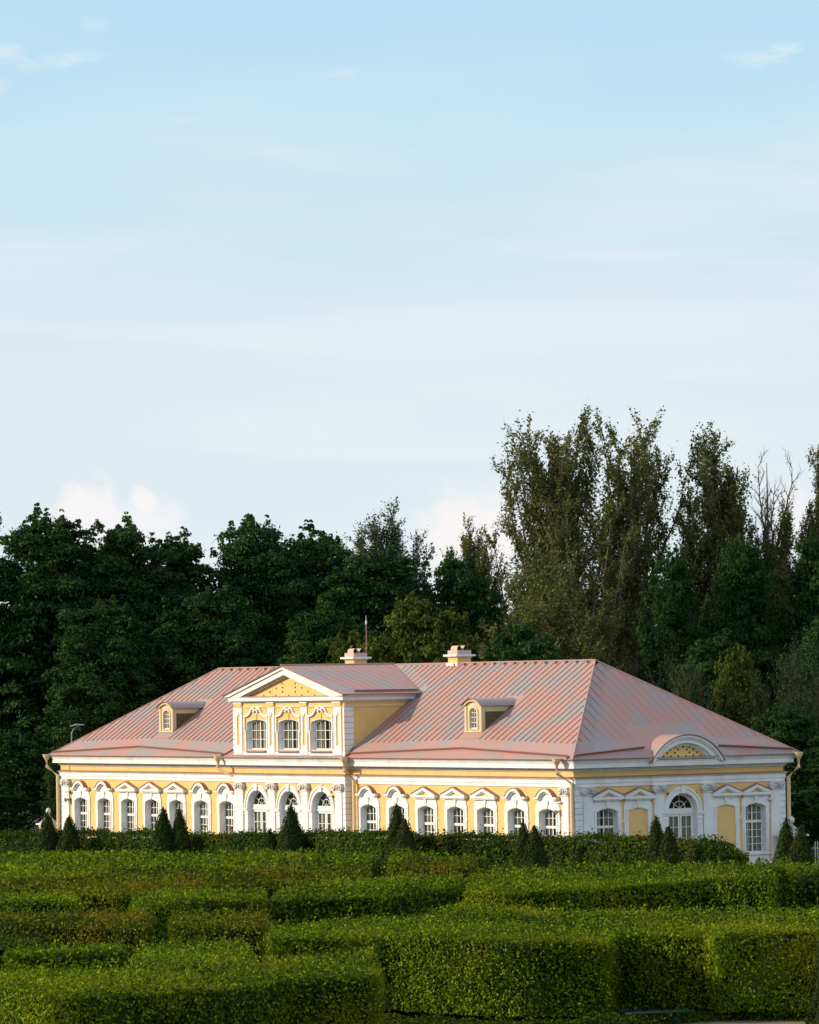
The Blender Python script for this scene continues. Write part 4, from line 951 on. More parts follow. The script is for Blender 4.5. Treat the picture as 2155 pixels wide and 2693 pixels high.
# ------------------------------------------------------------------ leaves
def leaf_mesh(name, P, N, size, aspect, rng, tint=None, mat=None, extra=None):
    """one mesh of little folded leaves: centres P, facing N. extra = (verts, faces, material) appended (core, twigs)"""
    n = len(P); N = N/np.maximum(1e-6, np.linalg.norm(N, axis=1, keepdims=True))
    r = rng.normal(size=(n, 3)); a = np.cross(N, r); a /= np.maximum(1e-6, np.linalg.norm(a, axis=1, keepdims=True)); b = np.cross(N, a)
    s = (size*(0.65+0.7*rng.random(n)))[:, None] if np.isscalar(size) else (size*(0.65+0.7*rng.random(n)))[:, None]
    V = np.stack([P-a*s*.5, P+b*s*.5*aspect+N*s*.10, P+a*s*.5, P-b*s*.5*aspect+N*s*.10], 1).reshape(-1, 3)
    nv = 4*n; T = np.repeat(rng.random(n) if tint is None else tint, 4)
    idx = np.arange(nv, dtype=np.int32); ls = np.arange(0, nv, 4, dtype=np.int32); lt = np.full(n, 4, dtype=np.int32); mi = np.zeros(n, dtype=np.int32)
    if extra is not None:
        ev, ef, em = extra; ev = np.asarray(ev, float).reshape(-1, 3); fl_ = np.array([i for f in ef for i in f], dtype=np.int32)+nv
        cnt = np.array([len(f) for f in ef], dtype=np.int32); st = nv+np.concatenate([[0], np.cumsum(cnt)[:-1]]).astype(np.int32)
        V = np.concatenate([V, ev]); idx = np.concatenate([idx, fl_]); ls = np.concatenate([ls, st]); lt = np.concatenate([lt, cnt]); mi = np.concatenate([mi, np.full(len(ef), em, dtype=np.int32)])
        T = np.concatenate([T, np.zeros(len(ev))])
    me = bpy.data.meshes.new(name); me.vertices.add(len(V)); me.vertices.foreach_set('co', V.astype(np.float32).ravel())
    me.loops.add(len(idx)); me.loops.foreach_set('vertex_index', idx); me.polygons.add(len(ls)); me.polygons.foreach_set('loop_start', ls); me.polygons.foreach_set('loop_total', lt)
    me.polygons.foreach_set('material_index', mi)
    at = me.attributes.new('tint', 'FLOAT', 'POINT'); at.data.foreach_set('value', T.astype(np.float32))
    me.update(calc_edges=True)
    for mm in (mat or []): me.materials.append(M[mm])
    return me
def obj_of(me, name, parent=None, loc=(0, 0, 0), rz=0.0, s=(1, 1, 1)):
    o = bpy.data.objects.new(name, me); COL.objects.link(o); o.parent = parent; o.location = loc; o.rotation_euler = (0, 0, rz); o.scale = s; return o
def fbm(x, y, seed):
    """cheap smooth noise from summed sines"""
    r = np.random.default_rng(seed); v = 0
    for k in range(7):
        fx, fy = r.normal(size=2)*(0.35*1.6**k); v = v+np.sin(x*fx+y*fy+r.uniform(0, 6.3))/(1.35**k)
    return v/3.2

# ------------------------------------------------------------------ hedges
def inside(poly, X, Y):
    c_ = np.zeros(len(X), bool); n = len(poly)
    for i in range(n):
        x1, y1 = poly[i]; x2, y2 = poly[(i+1) % n]
        if y1 == y2: continue
        t_ = (Y-y1)/(y2-y1); c_ ^= ((y1 > Y) != (y2 > Y)) & (X < x1+t_*(x2-x1))
    return c_
def hedge(poly, label, mat='hedge', h=2.9, leaf=.15, dens=120, seed=1, topz=None, gap=0.0, name='hedge', group='clipped hedges of the garden maze', shoots=1.0, ins=.42):
    leaf *= .86; dens *= 1.3; rng = np.random.default_rng(seed); poly = [tuple(p) for p in poly]
    A = sum(poly[i][0]*poly[(i+1) % len(poly)][1]-poly[(i+1) % len(poly)][0]*poly[i][1] for i in range(len(poly)))/2
    if A < 0: poly = poly[::-1]; A = -A
    P_ = np.array(poly); cen = P_.mean(0)
    hz_ = (lambda x, y: np.full(np.shape(x), h)) if topz is None else topz
    PP, NN, SS = [], [], []
    # top
    mn, mx = P_.min(0), P_.max(0); n = int((mx[0]-mn[0])*(mx[1]-mn[1])*dens*1.15)
    X = rng.uniform(mn[0], mx[0], n); Y = rng.uniform(mn[1], mx[1], n); k = inside(poly, X, Y); X, Y = X[k], Y[k]
    bump = .20*fbm(X*.8, Y*.8, seed)+.10*fbm(X*3.0, Y*3.0, seed+1)
    Z = hz_(X, Y)+bump+rng.exponential(.07, len(X))*shoots-.06
    PP.append(np.stack([X, Y, Z], 1)); Nn = rng.normal(size=(len(X), 3))*.8; Nn[:, 2] += .75; NN.append(Nn); SS.append(np.full(len(X), leaf))
    # upright shoots: clusters of leaves up a stem
    ns = int(A*4.0*shoots); 
    X = rng.uniform(mn[0], mx[0], ns*3); Y = rng.uniform(mn[1], mx[1], ns*3); k = inside(poly, X, Y); X, Y = X[k][:ns], Y[k][:ns]
    sel = fbm(X*.8, Y*.8, seed+5) > -.1; X, Y = X[sel], Y[sel]; hh = rng.uniform(.12, .50, len(X))
    for j in range(5):
        f_ = (j+1)/5; PP.append(np.stack([X+rng.normal(0, .05, len(X)), Y+rng.normal(0, .05, len(X)), hz_(X, Y)+hh*f_], 1)); NN.append(rng.normal(size=(len(X), 3))+np.array([0, 0, .4])); SS.append(np.full(len(X), leaf))
    # sides
    for i in range(len(poly)):
        a_, b2 = np.array(poly[i]), np.array(poly[(i+1) % len(poly)]); Lh = np.linalg.norm(b2-a_)
        if Lh < .05: continue
        d = (b2-a_)/Lh; nrm = np.array([d[1], -d[0]]); mid = (a_+b2)/2
        seen = nrm@(np.array([201.5, -148.6])-mid) > 0
        dn = dens*(1.25 if seen else .45); n = int(Lh*h*dn); u = rng.uniform(0, Lh, n); z_ = rng.uniform(0.0, 1.0, n)
        x_ = a_[0]+d[0]*u; y_ = a_[1]+d[1]*u; zt_ = hz_(x_, y_); z_ = gap*rng.random(n)**.5+(zt_-gap*.6)*z_
        off = .10*fbm(u*1.3+i*7, z_*1.6, seed+2)+.07*fbm(u*5, z_*5, seed+3)+rng.exponential(.05, n)-.30*rng.random(n)**1.3
        x_ = x_+nrm[0]*off; y_ = y_+nrm[1]*off
        keep = (rng.random(n) > .55*(fbm(u*2.2, z_*2.6, seed+8) > .45)) & (z_ < zt_+.05)
        if gap > 0: keep &= ~((z_ < gap) & (fbm(u*1.4, z_*.3, seed+9) > -.25))
        PP.append(np.stack([x_, y_, z_], 1)[keep]); Nn = rng.normal(size=(n, 3))*.45; Nn[:, 0] += nrm[0]; Nn[:, 1] += nrm[1]; Nn[:, 2] += .06; NN.append(Nn[keep]); SS.append(np.full(keep.sum(), leaf))
    Pa = np.concatenate(PP); Na = np.concatenate(NN); Sa = np.concatenate(SS)
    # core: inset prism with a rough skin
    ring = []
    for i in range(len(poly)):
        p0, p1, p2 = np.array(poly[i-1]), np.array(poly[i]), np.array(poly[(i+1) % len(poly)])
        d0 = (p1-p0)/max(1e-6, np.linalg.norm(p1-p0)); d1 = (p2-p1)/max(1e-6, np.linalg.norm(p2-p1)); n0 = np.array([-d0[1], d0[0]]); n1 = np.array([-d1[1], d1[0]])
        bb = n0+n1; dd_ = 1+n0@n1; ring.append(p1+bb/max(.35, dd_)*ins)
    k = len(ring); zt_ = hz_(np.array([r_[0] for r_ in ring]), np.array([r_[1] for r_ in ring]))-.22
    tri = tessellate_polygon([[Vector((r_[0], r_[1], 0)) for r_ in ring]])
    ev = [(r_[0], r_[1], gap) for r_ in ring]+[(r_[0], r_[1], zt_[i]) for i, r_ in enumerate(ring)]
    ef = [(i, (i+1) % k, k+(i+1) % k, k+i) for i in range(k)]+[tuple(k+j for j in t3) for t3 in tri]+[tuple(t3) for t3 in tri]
    if gap > 0:   # stems
        sr = random.Random(seed)
        for i in range(k):
            p0, p1 = ring[i], ring[(i+1) % k]; Lh = np.linalg.norm(p1-p0)
            for j in range(int(Lh/.55)):
                q_ = p0+(p1-p0)*((j+sr.uniform(.2, .8))*.55/Lh); lx, ly = sr.uniform(-.1, .1), sr.uniform(-.1, .1); r_ = sr.uniform(.018, .045); b0 = len(ev)
                ev += [(q_[0]-r_, q_[1], 0), (q_[0]+r_, q_[1]-r_, 0), (q_[0], q_[1]+r_, 0), (q_[0]+lx-r_, q_[1]+ly, gap+.2), (q_[0]+lx+r_, q_[1]+ly-r_, gap+.2), (q_[0]+lx, q_[1]+ly+r_, gap+.2)]
                ef += [(b0, b0+1, b0+4, b0+3), (b0+1, b0+2, b0+5, b0+4), (b0+2, b0, b0+3, b0+5)]
    tint = np.clip(rng.random(len(Pa))**2.2*.95+.02+.30*fbm(Pa[:, 0]*.7+Pa[:, 2], Pa[:, 1]*.7, seed+20), 0, 1)
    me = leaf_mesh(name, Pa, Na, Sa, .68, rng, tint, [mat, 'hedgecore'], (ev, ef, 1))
    # densify tint in broad patches that belong to single bushes
    o = obj_of(me, name); tag(o, label, 'hedge', group); return o
HD = [
 ([(86.1,-86.2),(94.2,-87.6),(95.3,-83.3),(92.5,-78.6),(93.8,-76.3),(84.1,-70.1),(85.3,-72.4),(87.5,-77.7),(87.7,-81.4),(83.9,-85.0)], 'broad hedge nearest the camera, its dark front cut off at lower left', 'hedge', .12, 250, 0),
 ([(86.8,-80.6),(86.2,-76.9),(82.1,-73.3),(77.1,-70.5),(75.7,-72.8),(78.5,-75.6)], 'bright green lumpy hedge top directly behind the nearest hedge', 'hedge', .12, 240, 0),
 ([(75.6,-78.7),(77.8,-75.5),(74.7,-73.6),(73.1,-77.1)], 'short hedge with pale curled leaves behind the left end of the nearest hedge', 'hedge', .14, 190, 0),
 ([(68.5,-76.7),(70.8,-75.0),(72.4,-75.6),(68.9,-73.5),(65.1,-74.9)], 'dark hedge end with a brown rim at the left edge of the photo', 'hedge3', .125, 200, 0),
 ([(58.0,-71.0),(61.3,-68.5),(65.1,-67.0),(58.3,-62.8),(56.1,-65.5),(52.8,-68.2)], 'brownish yellow topped hedge at the left, above the dark hedge end', 'hedge2', .13, 190, 0),
 ([(66.4,-66.9),(69.1,-64.4),(62.4,-60.2),(59.4,-62.6)], 'short brown topped hedge with a nearly black face, left of the long tall hedge', 'hedge2', .13, 190, 0),
 ([(75.1,-68.2),(77.0,-64.9),(82.9,-63.4),(84.4,-61.0),(81.8,-58.7),(84.1,-56.7),(85.8,-57.6),(88.7,-53.0),(84.7,-49.6),(82.7,-55.6),(76.5,-58.4),(69.8,-60.1),(69.1,-64.4)], 'long tall hedge whose whole face shows behind the green bench', 'hedge', .125, 250, .32),
 ([(70.4,-59.6),(74.1,-56.6),(81.5,-54.8),(84.0,-53.4),(83.4,-48.5),(77.6,-43.5),(75.0,-48.9),(70.1,-52.1),(65.4,-52.1),(59.9,-49.6),(66.7,-56.1)], 'ragged hedge top just beyond the long tall hedge at the right', 'hedge', .13, 180, 0),
 ([(52.1,-44.1),(54.5,-43.8),(53.1,-37.7),(53.7,-33.0),(57.3,-32.1),(48.5,-24.9),(43.6,-30.6),(43.2,-37.6)], 'wide hedge with a dark face in the right half, below the shaded end wall', 'hedge', .15, 140, 0),
 ([(51.5,-26.8),(53.3,-22.9),(48.5,-18.8),(45.9,-22.0)], 'hedge at the right edge of the photo below the paired cones', 'hedge', .15, 140, 0),
 ([(52.0,-53.5),(52.6,-51.4),(53.0,-48.9),(48.1,-41.3),(41.9,-37.2),(42.4,-43.8),(45.2,-48.8)], 'hedge in the middle of the garden with a sunlit left end', 'hedge', .15, 140, 0),
 ([(54.6,-61.6),(53.3,-59.1),(52.7,-56.6),(52.9,-54.3),(45.0,-49.3),(44.2,-53.6),(48.6,-57.9)], 'bright leafy hedge left of the middle one with the sunlit end', 'hedge', .15, 140, 0),
 ([(43.7,-63.2),(47.6,-59.8),(41.3,-56.1),(36.8,-59.5)], 'short green hedge with curling top leaves at the left edge, behind the brown topped one', 'hedge', .15, 140, 0),
 ([(34.3,-58.1),(41.7,-54.6),(39.5,-50.5),(37.7,-44.6),(35.8,-37.9),(30.2,-34.2),(31.3,-45.6),(26.2,-53.8)], 'long low looking hedge across the left half with a thin black shadow line in front', 'hedge2', .155, 120, 0),
 ([(30.5,-32.5),(34.1,-31.0),(28.8,-27.2),(24.9,-28.7)], 'small brown rimmed hedge right in the middle, in front of the cones by the corner', 'hedge2', .155, 120, 0),
 ([(23.3,-52.2),(29.2,-44.3),(28.1,-32.7),(22.8,-29.2),(20.3,-39.0),(13.3,-46.8)], 'second row of hedge from the back in the left half of the garden', 'hedge', .19, 72, 0),
 ([(10.0,-45.0),(17.6,-37.3),(21.2,-27.6),(15.9,-24.0),(5.2,-29.7),(-7.0,-35.8)], 'backmost broad hedge of the maze in the left half, below the cones', 'hedge', .19, 66, 0),
 ([(24.0,-29.0),(26.2,-25.6),(23.4,-22.8),(16.4,-23.6)], 'narrow green hedge row before the two cones right of the middle arches', 'hedge', .17, 100, 0),
 ([(41.3,-35.8),(42.5,-28.6),(45.8,-22.5),(44.7,-15.6),(35.8,-23.5),(34.6,-30.2)], 'backmost yellow green hedge of the maze in the right half, below the shaded end wall', 'hedge', .18, 90, 0),
]
for i, (pl, lb, mt_, lf, dn, gp_) in enumerate(HD): hedge(pl, lb, mt_, 2.62 if 'backmost' in lb or 'right edge of the photo below' in lb else 2.78, lf, dn, 10+i*11, None, gp_)
# the long hedge in front of the building
HLN = [(-75.0, -9.8, 1.95), (-57.6, -9.2, 2.02), (-52.8, -7.6, 2.0), (-40.9, -6.1, 2.15), (-31.3, -6.2, 2.36), (-8.9, -6.9, 2.75), (5.2, -4.6, 2.76), (16.7, -5.3, 2.88), (19.6, -6.0, 2.72), (21.2, -6.4, 2.40)]
def hb_top(x, y): return np.interp(x, [p[0] for p in HLN], [p[2] for p in HLN])+.06*np.sin(np.asarray(x)*1.1)+.05*np.sin(np.asarray(x)*2.7)-.10
hp = [(p[0], p[1]) for p in HLN]+[(p[0]+.2, p[1]+1.7) for p in reversed(HLN)]
hedge(hp, 'long dark hedge right in front of the building, behind the row of clipped cones', 'hedge3', 2.3, .17, 150, 777, hb_top, 0.0, 'hedge', 'clipped hedges of the garden maze', 1.0, .14)

# ------------------------------------------------------------------ clipped cones
def cone_mesh(seed, leaf=.13, n=5200):
    """unit cone: height 1, base radius 1 before scaling; returns function of real height and radius"""
    rng = np.random.default_rng(seed)
    def make(h, r0, nm, n_=n, leaf_=leaf):
        t_ = 1-np.sqrt(rng.random(n_)); t_ = t_*.97
        th = rng.uniform(0, 2*np.pi, n_); prof = r0*(1-t_)**.74*(1-.05*np.cos(t_*9))
        bump = 1+.07*np.sin(th*3+t_*9+seed)+.06*np.sin(th*7-t_*23)
        rr = prof*bump+rng.exponential(.025, n_)-.02
        P = np.stack([rr*np.cos(th), rr*np.sin(th), t_*h], 1); N = np.stack([np.cos(th), np.sin(th), np.full(n_, .5)], 1)+rng.normal(size=(n_, 3))*.45
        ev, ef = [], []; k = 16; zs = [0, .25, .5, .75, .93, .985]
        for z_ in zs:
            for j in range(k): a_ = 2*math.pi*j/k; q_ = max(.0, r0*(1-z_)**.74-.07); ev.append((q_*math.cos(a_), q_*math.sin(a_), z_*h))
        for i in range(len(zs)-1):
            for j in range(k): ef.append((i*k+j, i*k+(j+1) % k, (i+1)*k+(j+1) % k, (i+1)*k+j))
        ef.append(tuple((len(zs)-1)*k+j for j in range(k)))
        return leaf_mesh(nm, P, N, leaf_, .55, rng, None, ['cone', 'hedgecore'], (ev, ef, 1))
    return make
cones = [(-46.9,-7.4,3.35,.95,'first dark clipped cone from the left, below the pillar ball'), (-43.6,-7.7,3.21,.90,'blunt dark clipped cone just right of the far left downpipe'),
 (-31.6,-8.0,3.90,1.0,'left cone of the broad dark pair under the left dormer'), (-31.0,-7.2,3.85,.85,'right cone of the pair under the left dormer, half hidden by its neighbour'),
 (-18.1,-7.4,4.19,1.10,'big dark cone standing before the middle arched window'), (-20.6,-7.3,2.74,.80,'low stubby cone tucked against the left of the big cone at the middle arch'),
 (-6.3,-7.9,4.40,1.05,'tall slim cone before the second window right of the middle'), (-4.9,-8.3,3.62,1.0,'lower rounder cone leaning on the tall slim cone right of the middle'),
 (5.2,-7.4,3.58,.78,'thin left cone of the pair before the near corner window'), (7.2,-8.1,3.45,.95,'fuller right cone of the pair before the near corner window'),
 (17.3,-7.6,4.10,.90,'tall cone on the left side of the end wall arched window'), (19.0,-8.1,3.60,.95,'shorter cone at the foot of the end wall arched window'),
 (28.1,-7.7,4.14,.98,'slender cone left of two beside the right gate pillar'), (29.7,-8.1,3.80,1.05,'wider cone right of two beside the right gate pillar')]
for i, (x_, y_, h_, r_, lb) in enumerate(cones):
    o = obj_of(cone_mesh(i*3+1, .15, 6500)(h_, r_*1.22, 'clipped_cone', 6500, .13), 'clipped_cone', None, (x_, y_, 0)); o.scale = (.90, .90, 1.07); tag(o, lb, 'topiary', 'clipped cones along the hedge')
p_ = d2w(13.47, 141.0)
o = obj_of(cone_mesh(71, .10, 26000)(6.0, 1.15, 'clipped_cone', 26000, .085), 'clipped_cone', None, (p_[0], p_[1], 0)); tag(o, 'large green clipped cone cut off by the lower right edge of the photo', 'topiary', 'clipped cones along the hedge')

# ------------------------------------------------------------------ bench
bn = empty('garden_bench', (85.35, -59.75, 0), math.atan2(2.2, .4)); tag(bn, 'green backless park bench on two ball legs before the long tall hedge', 'bench')
b_ = MB()
for k in range(4): b_.box(-1.10, 1.10, -.24+k*.125, -.24+k*.125+.10, .40, .45)
b_.build('seat', ['bench'], bn)
for sx in (-.62, .62):
    b_ = MB(); b_.lathe([(.13, 0.0), (.14, .05), (.05, .07)]+[(.125*math.sin(R(a_)), .17-.125*math.cos(R(a_))) for a_ in range(30, 160, 15)]+[(.045, .30), (.06, .33)], (0, 0, 0), 14); b_.box(-.05, .05, -.22, .22, .33, .40)
    b_.build('leg', ['bench'], bn, (sx, 0, 0))

# weeds along the foot of the long tall hedge
rng = np.random.default_rng(5); n = 9000
u = rng.uniform(0, 1, n); base = [(77.6,-66.2),(83.9,-64.0),(85.4,-61.2),(85.0,-57.5),(89.5,-52.5)]
seg_ = rng.integers(0, 4, n); A0 = np.array(base)[seg_]; B0 = np.array(base)[seg_+1]; Q = A0+(B0-A0)*u[:, None]+rng.normal(0, .28, (n, 2)); hgt = np.abs(.22*fbm(Q[:, 0]*2, Q[:, 1]*2, 3))+.08
P = np.stack([Q[:, 0], Q[:, 1], rng.random(n)*hgt*2.2+.01], 1); N = rng.normal(size=(n, 3))*.6+np.array([0, 0, .7])
o = obj_of(leaf_mesh('ground_weeds', P, N, .10, .6, rng, None, ['hedge3']), 'ground_weeds'); tag(o, kind='stuff')
rng = np.random.default_rng(8); n = 14000; la = rng.uniform(-4, 15, n); dd_ = rng.uniform(146.5, 151, n); pp = np.array([201.522, -148.648])+np.outer(dd_, [fw.x, fw.y])+np.outer(la, [rt.x, rt.y])
P = np.stack([pp[:, 0], pp[:, 1], rng.random(n)*.05], 1); N = rng.normal(size=(n, 3))+np.array([0, 0, .3]); kk = fbm(P[:, 0]*.9, P[:, 1]*.9, 2)+.35*(dd_-148) > -.2
o = obj_of(leaf_mesh('grass', P[kk], N[kk], .09, .4, rng, None, ['hedge2']), 'grass'); tag(o, kind='stuff')

# ------------------------------------------------------------------ trees
def limb_mesh(segs, sides=5):
    v, f = [], []
    for p, q, r0, r1 in segs:
        p, q = np.asarray(p, float), np.asarray(q, float); d = q-p; d = d/max(1e-6, np.linalg.norm(d)); a_ = np.cross(d, [0.3, .9, .1]); a_ /= max(1e-6, np.linalg.norm(a_)); b2 = np.cross(d, a_); s0 = len(v)
        for c_, r_ in ((p, r0), (q, r1)):
            for k in range(sides): th = 2*math.pi*k/sides; v.append(c_+(a_*math.cos(th)+b2*math.sin(th))*r_)
        for k in range(sides): f.append((s0+k, s0+(k+1) % sides, s0+sides+(k+1) % sides, s0+sides+k))
    return v, f
def limbs_obj_mesh(name, segs, mat, sides=5):
    v, f = limb_mesh(segs, sides); me = bpy.data.meshes.new(name); me.from_pydata([tuple(p) for p in v], [], f); me.materials.append(M[mat]); me.update(); return me
def dense_tree(seed, H, RAD, nleaf=42000, leaf=.30, nb=110, base=.12, loose=.20):
    """broadleaf tree: clumps of leaves hung on limbs all through an uneven, many-lobed crown"""
    rng = np.random.default_rng(seed); segs = [((0, 0, 0), (0, 0, H*.3), H*.018, H*.014), ((0, 0, H*.3), (.2, .1, H*.62), H*.014, H*.008), ((.2, .1, H*.62), (0, .2, H*.9), H*.008, H*.002)]
    ph = rng.uniform(0, 6.3, 8); C_, R_ = [], []
    def lobes(th, t): return (.15*np.sin(2*th+ph[0]+t*3)+.13*np.sin(3*th+ph[1]-t*7)+.10*np.sin(5*th+ph[2]+t*13)+.07*np.sin(8*th+ph[3]-t*23)+.05*np.sin(13*th+ph[4]+t*37))
    def surf(th, v):
        """v 0..1 runs from the skirt over the flank to the top; returns radius and height"""
        a_ = v*np.pi*.5; lb = lobes(th, v); rr = RAD*np.cos(a_)**.62*(1+lb); zt_ = H*(base+(1-base)*(np.sin(a_)**.95))*(1+.22*lb*np.sin(a_)*(1-np.sin(a_)*.55)); return rr, zt_
    for i in range(nb):
        v = rng.random()**.85; th = rng.uniform(0, 2*np.pi); r0, z0_ = surf(th, v); q = rng.uniform(.55, 1.0)**.5; zc_ = H*base+(z0_-H*base)*q; rr = r0*q
        c_ = np.array([rr*np.cos(th), rr*np.sin(th), zc_-RAD*.06]); r_ = rng.uniform(.07, .19)*RAD*(1.15-.40*v); C_.append(c_); R_.append(r_)
        if rng.random() < .6:
            z0 = max(.1*H, c_[2]-rr*rng.uniform(.5, 1.0)); m_ = np.array([c_[0]*.5, c_[1]*.5, (z0+c_[2])/2-.2]); segs.append(((0, 0, z0), tuple(m_), .10, .06)); segs.append((tuple(m_), tuple(c_), .06, .02))
    for i in range(40):     # leading shoots that fray the outline
        th = rng.uniform(0, 6.3); v = 1-.75*rng.random()**1.3; r0, z0_ = surf(th, v); out_ = .45*(1-v)
        for q_ in range(3): C_.append(np.array([(r0+out_*q_*.3)*np.cos(th), (r0+out_*q_*.3)*np.sin(th), z0_-.25+q_*.26*rng.uniform(.6, 1.3)])); R_.append(RAD*(.050-.012*q_))
    C_ = np.array(C_); R_ = np.array(R_); wts = R_**2; wts /= wts.sum(); k = rng.choice(len(C_), nleaf, p=wts)
    d = rng.normal(size=(nleaf, 3)); d /= np.linalg.norm(d, axis=1, keepdims=True); d[:, 2] = np.where(d[:, 2] < -.35, -d[:, 2], d[:, 2])
    rad = R_[k]*(.55+.5*rng.random(nleaf)+.35*rng.exponential(.5, nleaf)*(rng.random(nleaf) < .35)); P = C_[k]+d*rad[:, None]*np.array([1.2, 1.2, .72])
    nf_ = int(nleaf*loose); th = rng.uniform(0, 6.283, nf_); v = rng.random(nf_)**.8; r0, z0_ = surf(th, v); q = rng.random(nf_)**.4*.93; sel = rng.permutation(nleaf)[:nf_]
    P[sel] = np.stack([r0*q*np.cos(th), r0*q*np.sin(th), H*base+(z0_-H*base)*q], 1)+rng.normal(size=(nf_, 3))*.15
    N = d*.8+rng.normal(size=(nleaf, 3))*.6+np.array([0, 0, .45]); cl = rng.random(len(C_)); tint = np.clip(rng.random(nleaf)**1.3*.6+.42*cl[k]**1.5, 0, 1)
    return leaf_mesh('crown', P, N, leaf, .62, rng, tint, ['leafdark']), limbs_obj_mesh('trunk', segs, 'bark')
def poplar_tree(seed, H, RAD, nleaf=26000, leaf=.26, low=.16, top=.25, nl=30, bare=0.0, tw=.42, thin=1.0):
    """open tree: limbs leave the stem low, swing out and rise to an uneven top; leaves sit along the twigs, sky between"""
    rng = np.random.default_rng(seed); segs = []; tips = []
    tr = [np.array([0, 0, 0.])]
    for i in range(8): tr.append(tr[-1]+np.array([rng.normal(0, .12), rng.normal(0, .12), H*.92/8]))
    for i in range(8): segs.append((tr[i], tr[i+1], H*.013*(1-i/8.6), H*.013*(1-(i+1)/8.6)))
    def st(z): x_ = min(7.999, z/(H*.92)*8); i = int(x_); return tr[i]+(tr[i+1]-tr[i])*(x_-i)
    def twig(p, d, ln, r, lv):
        pts = [p]
        for j in range(4):
            d = d+rng.normal(0, .12, 3)+np.array([0, 0, .12]); d = d/np.linalg.norm(d); pts.append(pts[-1]+d*ln/4); segs.append((pts[-2], pts[-1], r*(1-j/5), r*(1-(j+1)/5))); tips.append((pts[-1], d))
            if lv < 1 and rng.random() < .8:
                sd = rng.normal(size=3); sd -= d*(sd@d); sd /= np.linalg.norm(sd); nd = d*.75+sd*.6+np.array([0, 0, .1]); twig(pts[-1], nd/np.linalg.norm(nd), ln*rng.uniform(.35, .55), r*.5, lv+1)
    for i in range(nl):
        u = ((i+.5)/nl)**.75; th = i*2.39996+rng.uniform(-.4, .4); rad = RAD*u*rng.uniform(.85, 1.1)
        ze = H*(1-top*u**2.2)*rng.uniform(.72, 1.0) if rng.random() < .72 else H*rng.uniform(low+.2, .75)
        z0 = max(H*low*rng.uniform(.6, 1.2), ze-rad*rng.uniform(1.3, 2.6)-H*.12); p0 = st(z0); p2 = np.array([rad*math.cos(th), rad*math.sin(th), ze]); p1 = p0*.35+np.array([p2[0], p2[1], 0])*.72+np.array([0, 0, z0+(ze-z0)*.34-p0[2]*.35])
        prev = p0; n_ = 8; ln_t = np.linalg.norm(p2-p0); r0 = H*.0055*thin
        for j in range(1, n_+1):
            t_ = j/n_; q = p0*(1-t_)**2+p1*2*t_*(1-t_)+p2*t_**2+rng.normal(0, .10, 3); segs.append((prev, q, r0*(1-(j-1)/n_*.85), r0*(1-j/n_*.85))); d = (q-prev)/np.linalg.norm(q-prev)
            if j > 1: tips.append((q, d))
            if j > 1:
                for _ in range(3 if j > 4 else 2):
                    sd = rng.normal(size=3); sd -= d*(sd@d); sd /= np.linalg.norm(sd); nd = d*.8+sd*.65+np.array([0, 0, .18]); twig(q, nd/np.linalg.norm(nd), tw*RAD*rng.uniform(.25, .55)+.5, r0*.35*(1.1-t_*.5), 0)
            prev = q
    tp = np.array([t_[0] for t_ in tips]); td = np.array([t_[1] for t_ in tips])
    if bare > 0: keep = rng.random(len(tp)) > bare; tp, td = tp[keep], td[keep]
    k = rng.integers(0, len(tp), nleaf); P = tp[k]+rng.normal(size=(nleaf, 3))*np.array([.15, .15, .22])*(.5+.9*rng.random((nleaf, 1)))-td[k]*rng.uniform(0, .7, (nleaf, 1)); N = rng.normal(size=(nleaf, 3))+np.array([0, 0, .3])
    return leaf_mesh('crown', P, N, leaf, .6, rng, None, ['leafbrown']), limbs_obj_mesh('trunk', segs, 'twig' if H > 15 else 'shrubtwig', 4)
protoD = [dense_tree(21, 22, 5.4, 95000, .27, 300), dense_tree(22, 22, 5.8, 95000, .27, 320), dense_tree(23, 22, 5.0, 85000, .27, 280), dense_tree(24, 22, 6.2, 100000, .27, 340)]
protoO = [dense_tree(31, 14, 5.0, 42000, .27, 130, .10), dense_tree(33, 12, 4.4, 36000, .25, 110, .06)]
protoP = [poplar_tree(41, 33, 7.8, 62000, .25, .14, .27, 56, tw=.36), poplar_tree(42, 33, 7.2, 50000, .25, .16, .22, 46, tw=.36), poplar_tree(43, 30, 3.2, 42000, .24, .2, .14, 34, tw=.7), poplar_tree(44, 26, 6.4, 70000, .24, .2, .50, 64), poplar_tree(45, 20, 6.5, 70000, .25, .05, .45, 60)]
protoB = [poplar_tree(51, 29, 3.0, 500, .20, .35, .12, 14, .9, .6), poplar_tree(52, 12, 4.2, 5200, .20, .05, .40, 30, .3, .5), poplar_tree(53, 9, 3.6, 700, .20, .05, .4, 22, .8)]
def extent(me):
    v = np.empty(len(me.vertices)*3, np.float32); me.vertices.foreach_get('co', v); v = v.reshape(-1, 3); return float(np.percentile(v[:, 2], 99.9)), float(np.percentile(np.hypot(v[:, 0], v[:, 1]), 99.0))*2
EXT = {id(p): extent(p[0]) if p not in protoB[:1] else extent(p[1]) for p in protoD+protoO+protoP+protoB}
def tree(name, label, meshes, loc, wd, ht, rz=0.0, leafm=None, group='trees behind the building', cat='tree'):
    """wd, ht: crown width and tree height in metres"""
    e_ = empty(name, loc, rz); tag(e_, label, cat, group); h0, w0 = EXT[id(meshes)]; sx, sz = wd/w0, ht/h0
    for me, nm in zip(meshes, ('crown', 'trunk')):
        o = obj_of(me, nm, e_, (0, 0, 0), 0.0, (sx, sx, sz))
        if leafm and nm == 'crown': o.material_slots[0].link = 'OBJECT'; o.material_slots[0].material = M[leafm]
    return e_
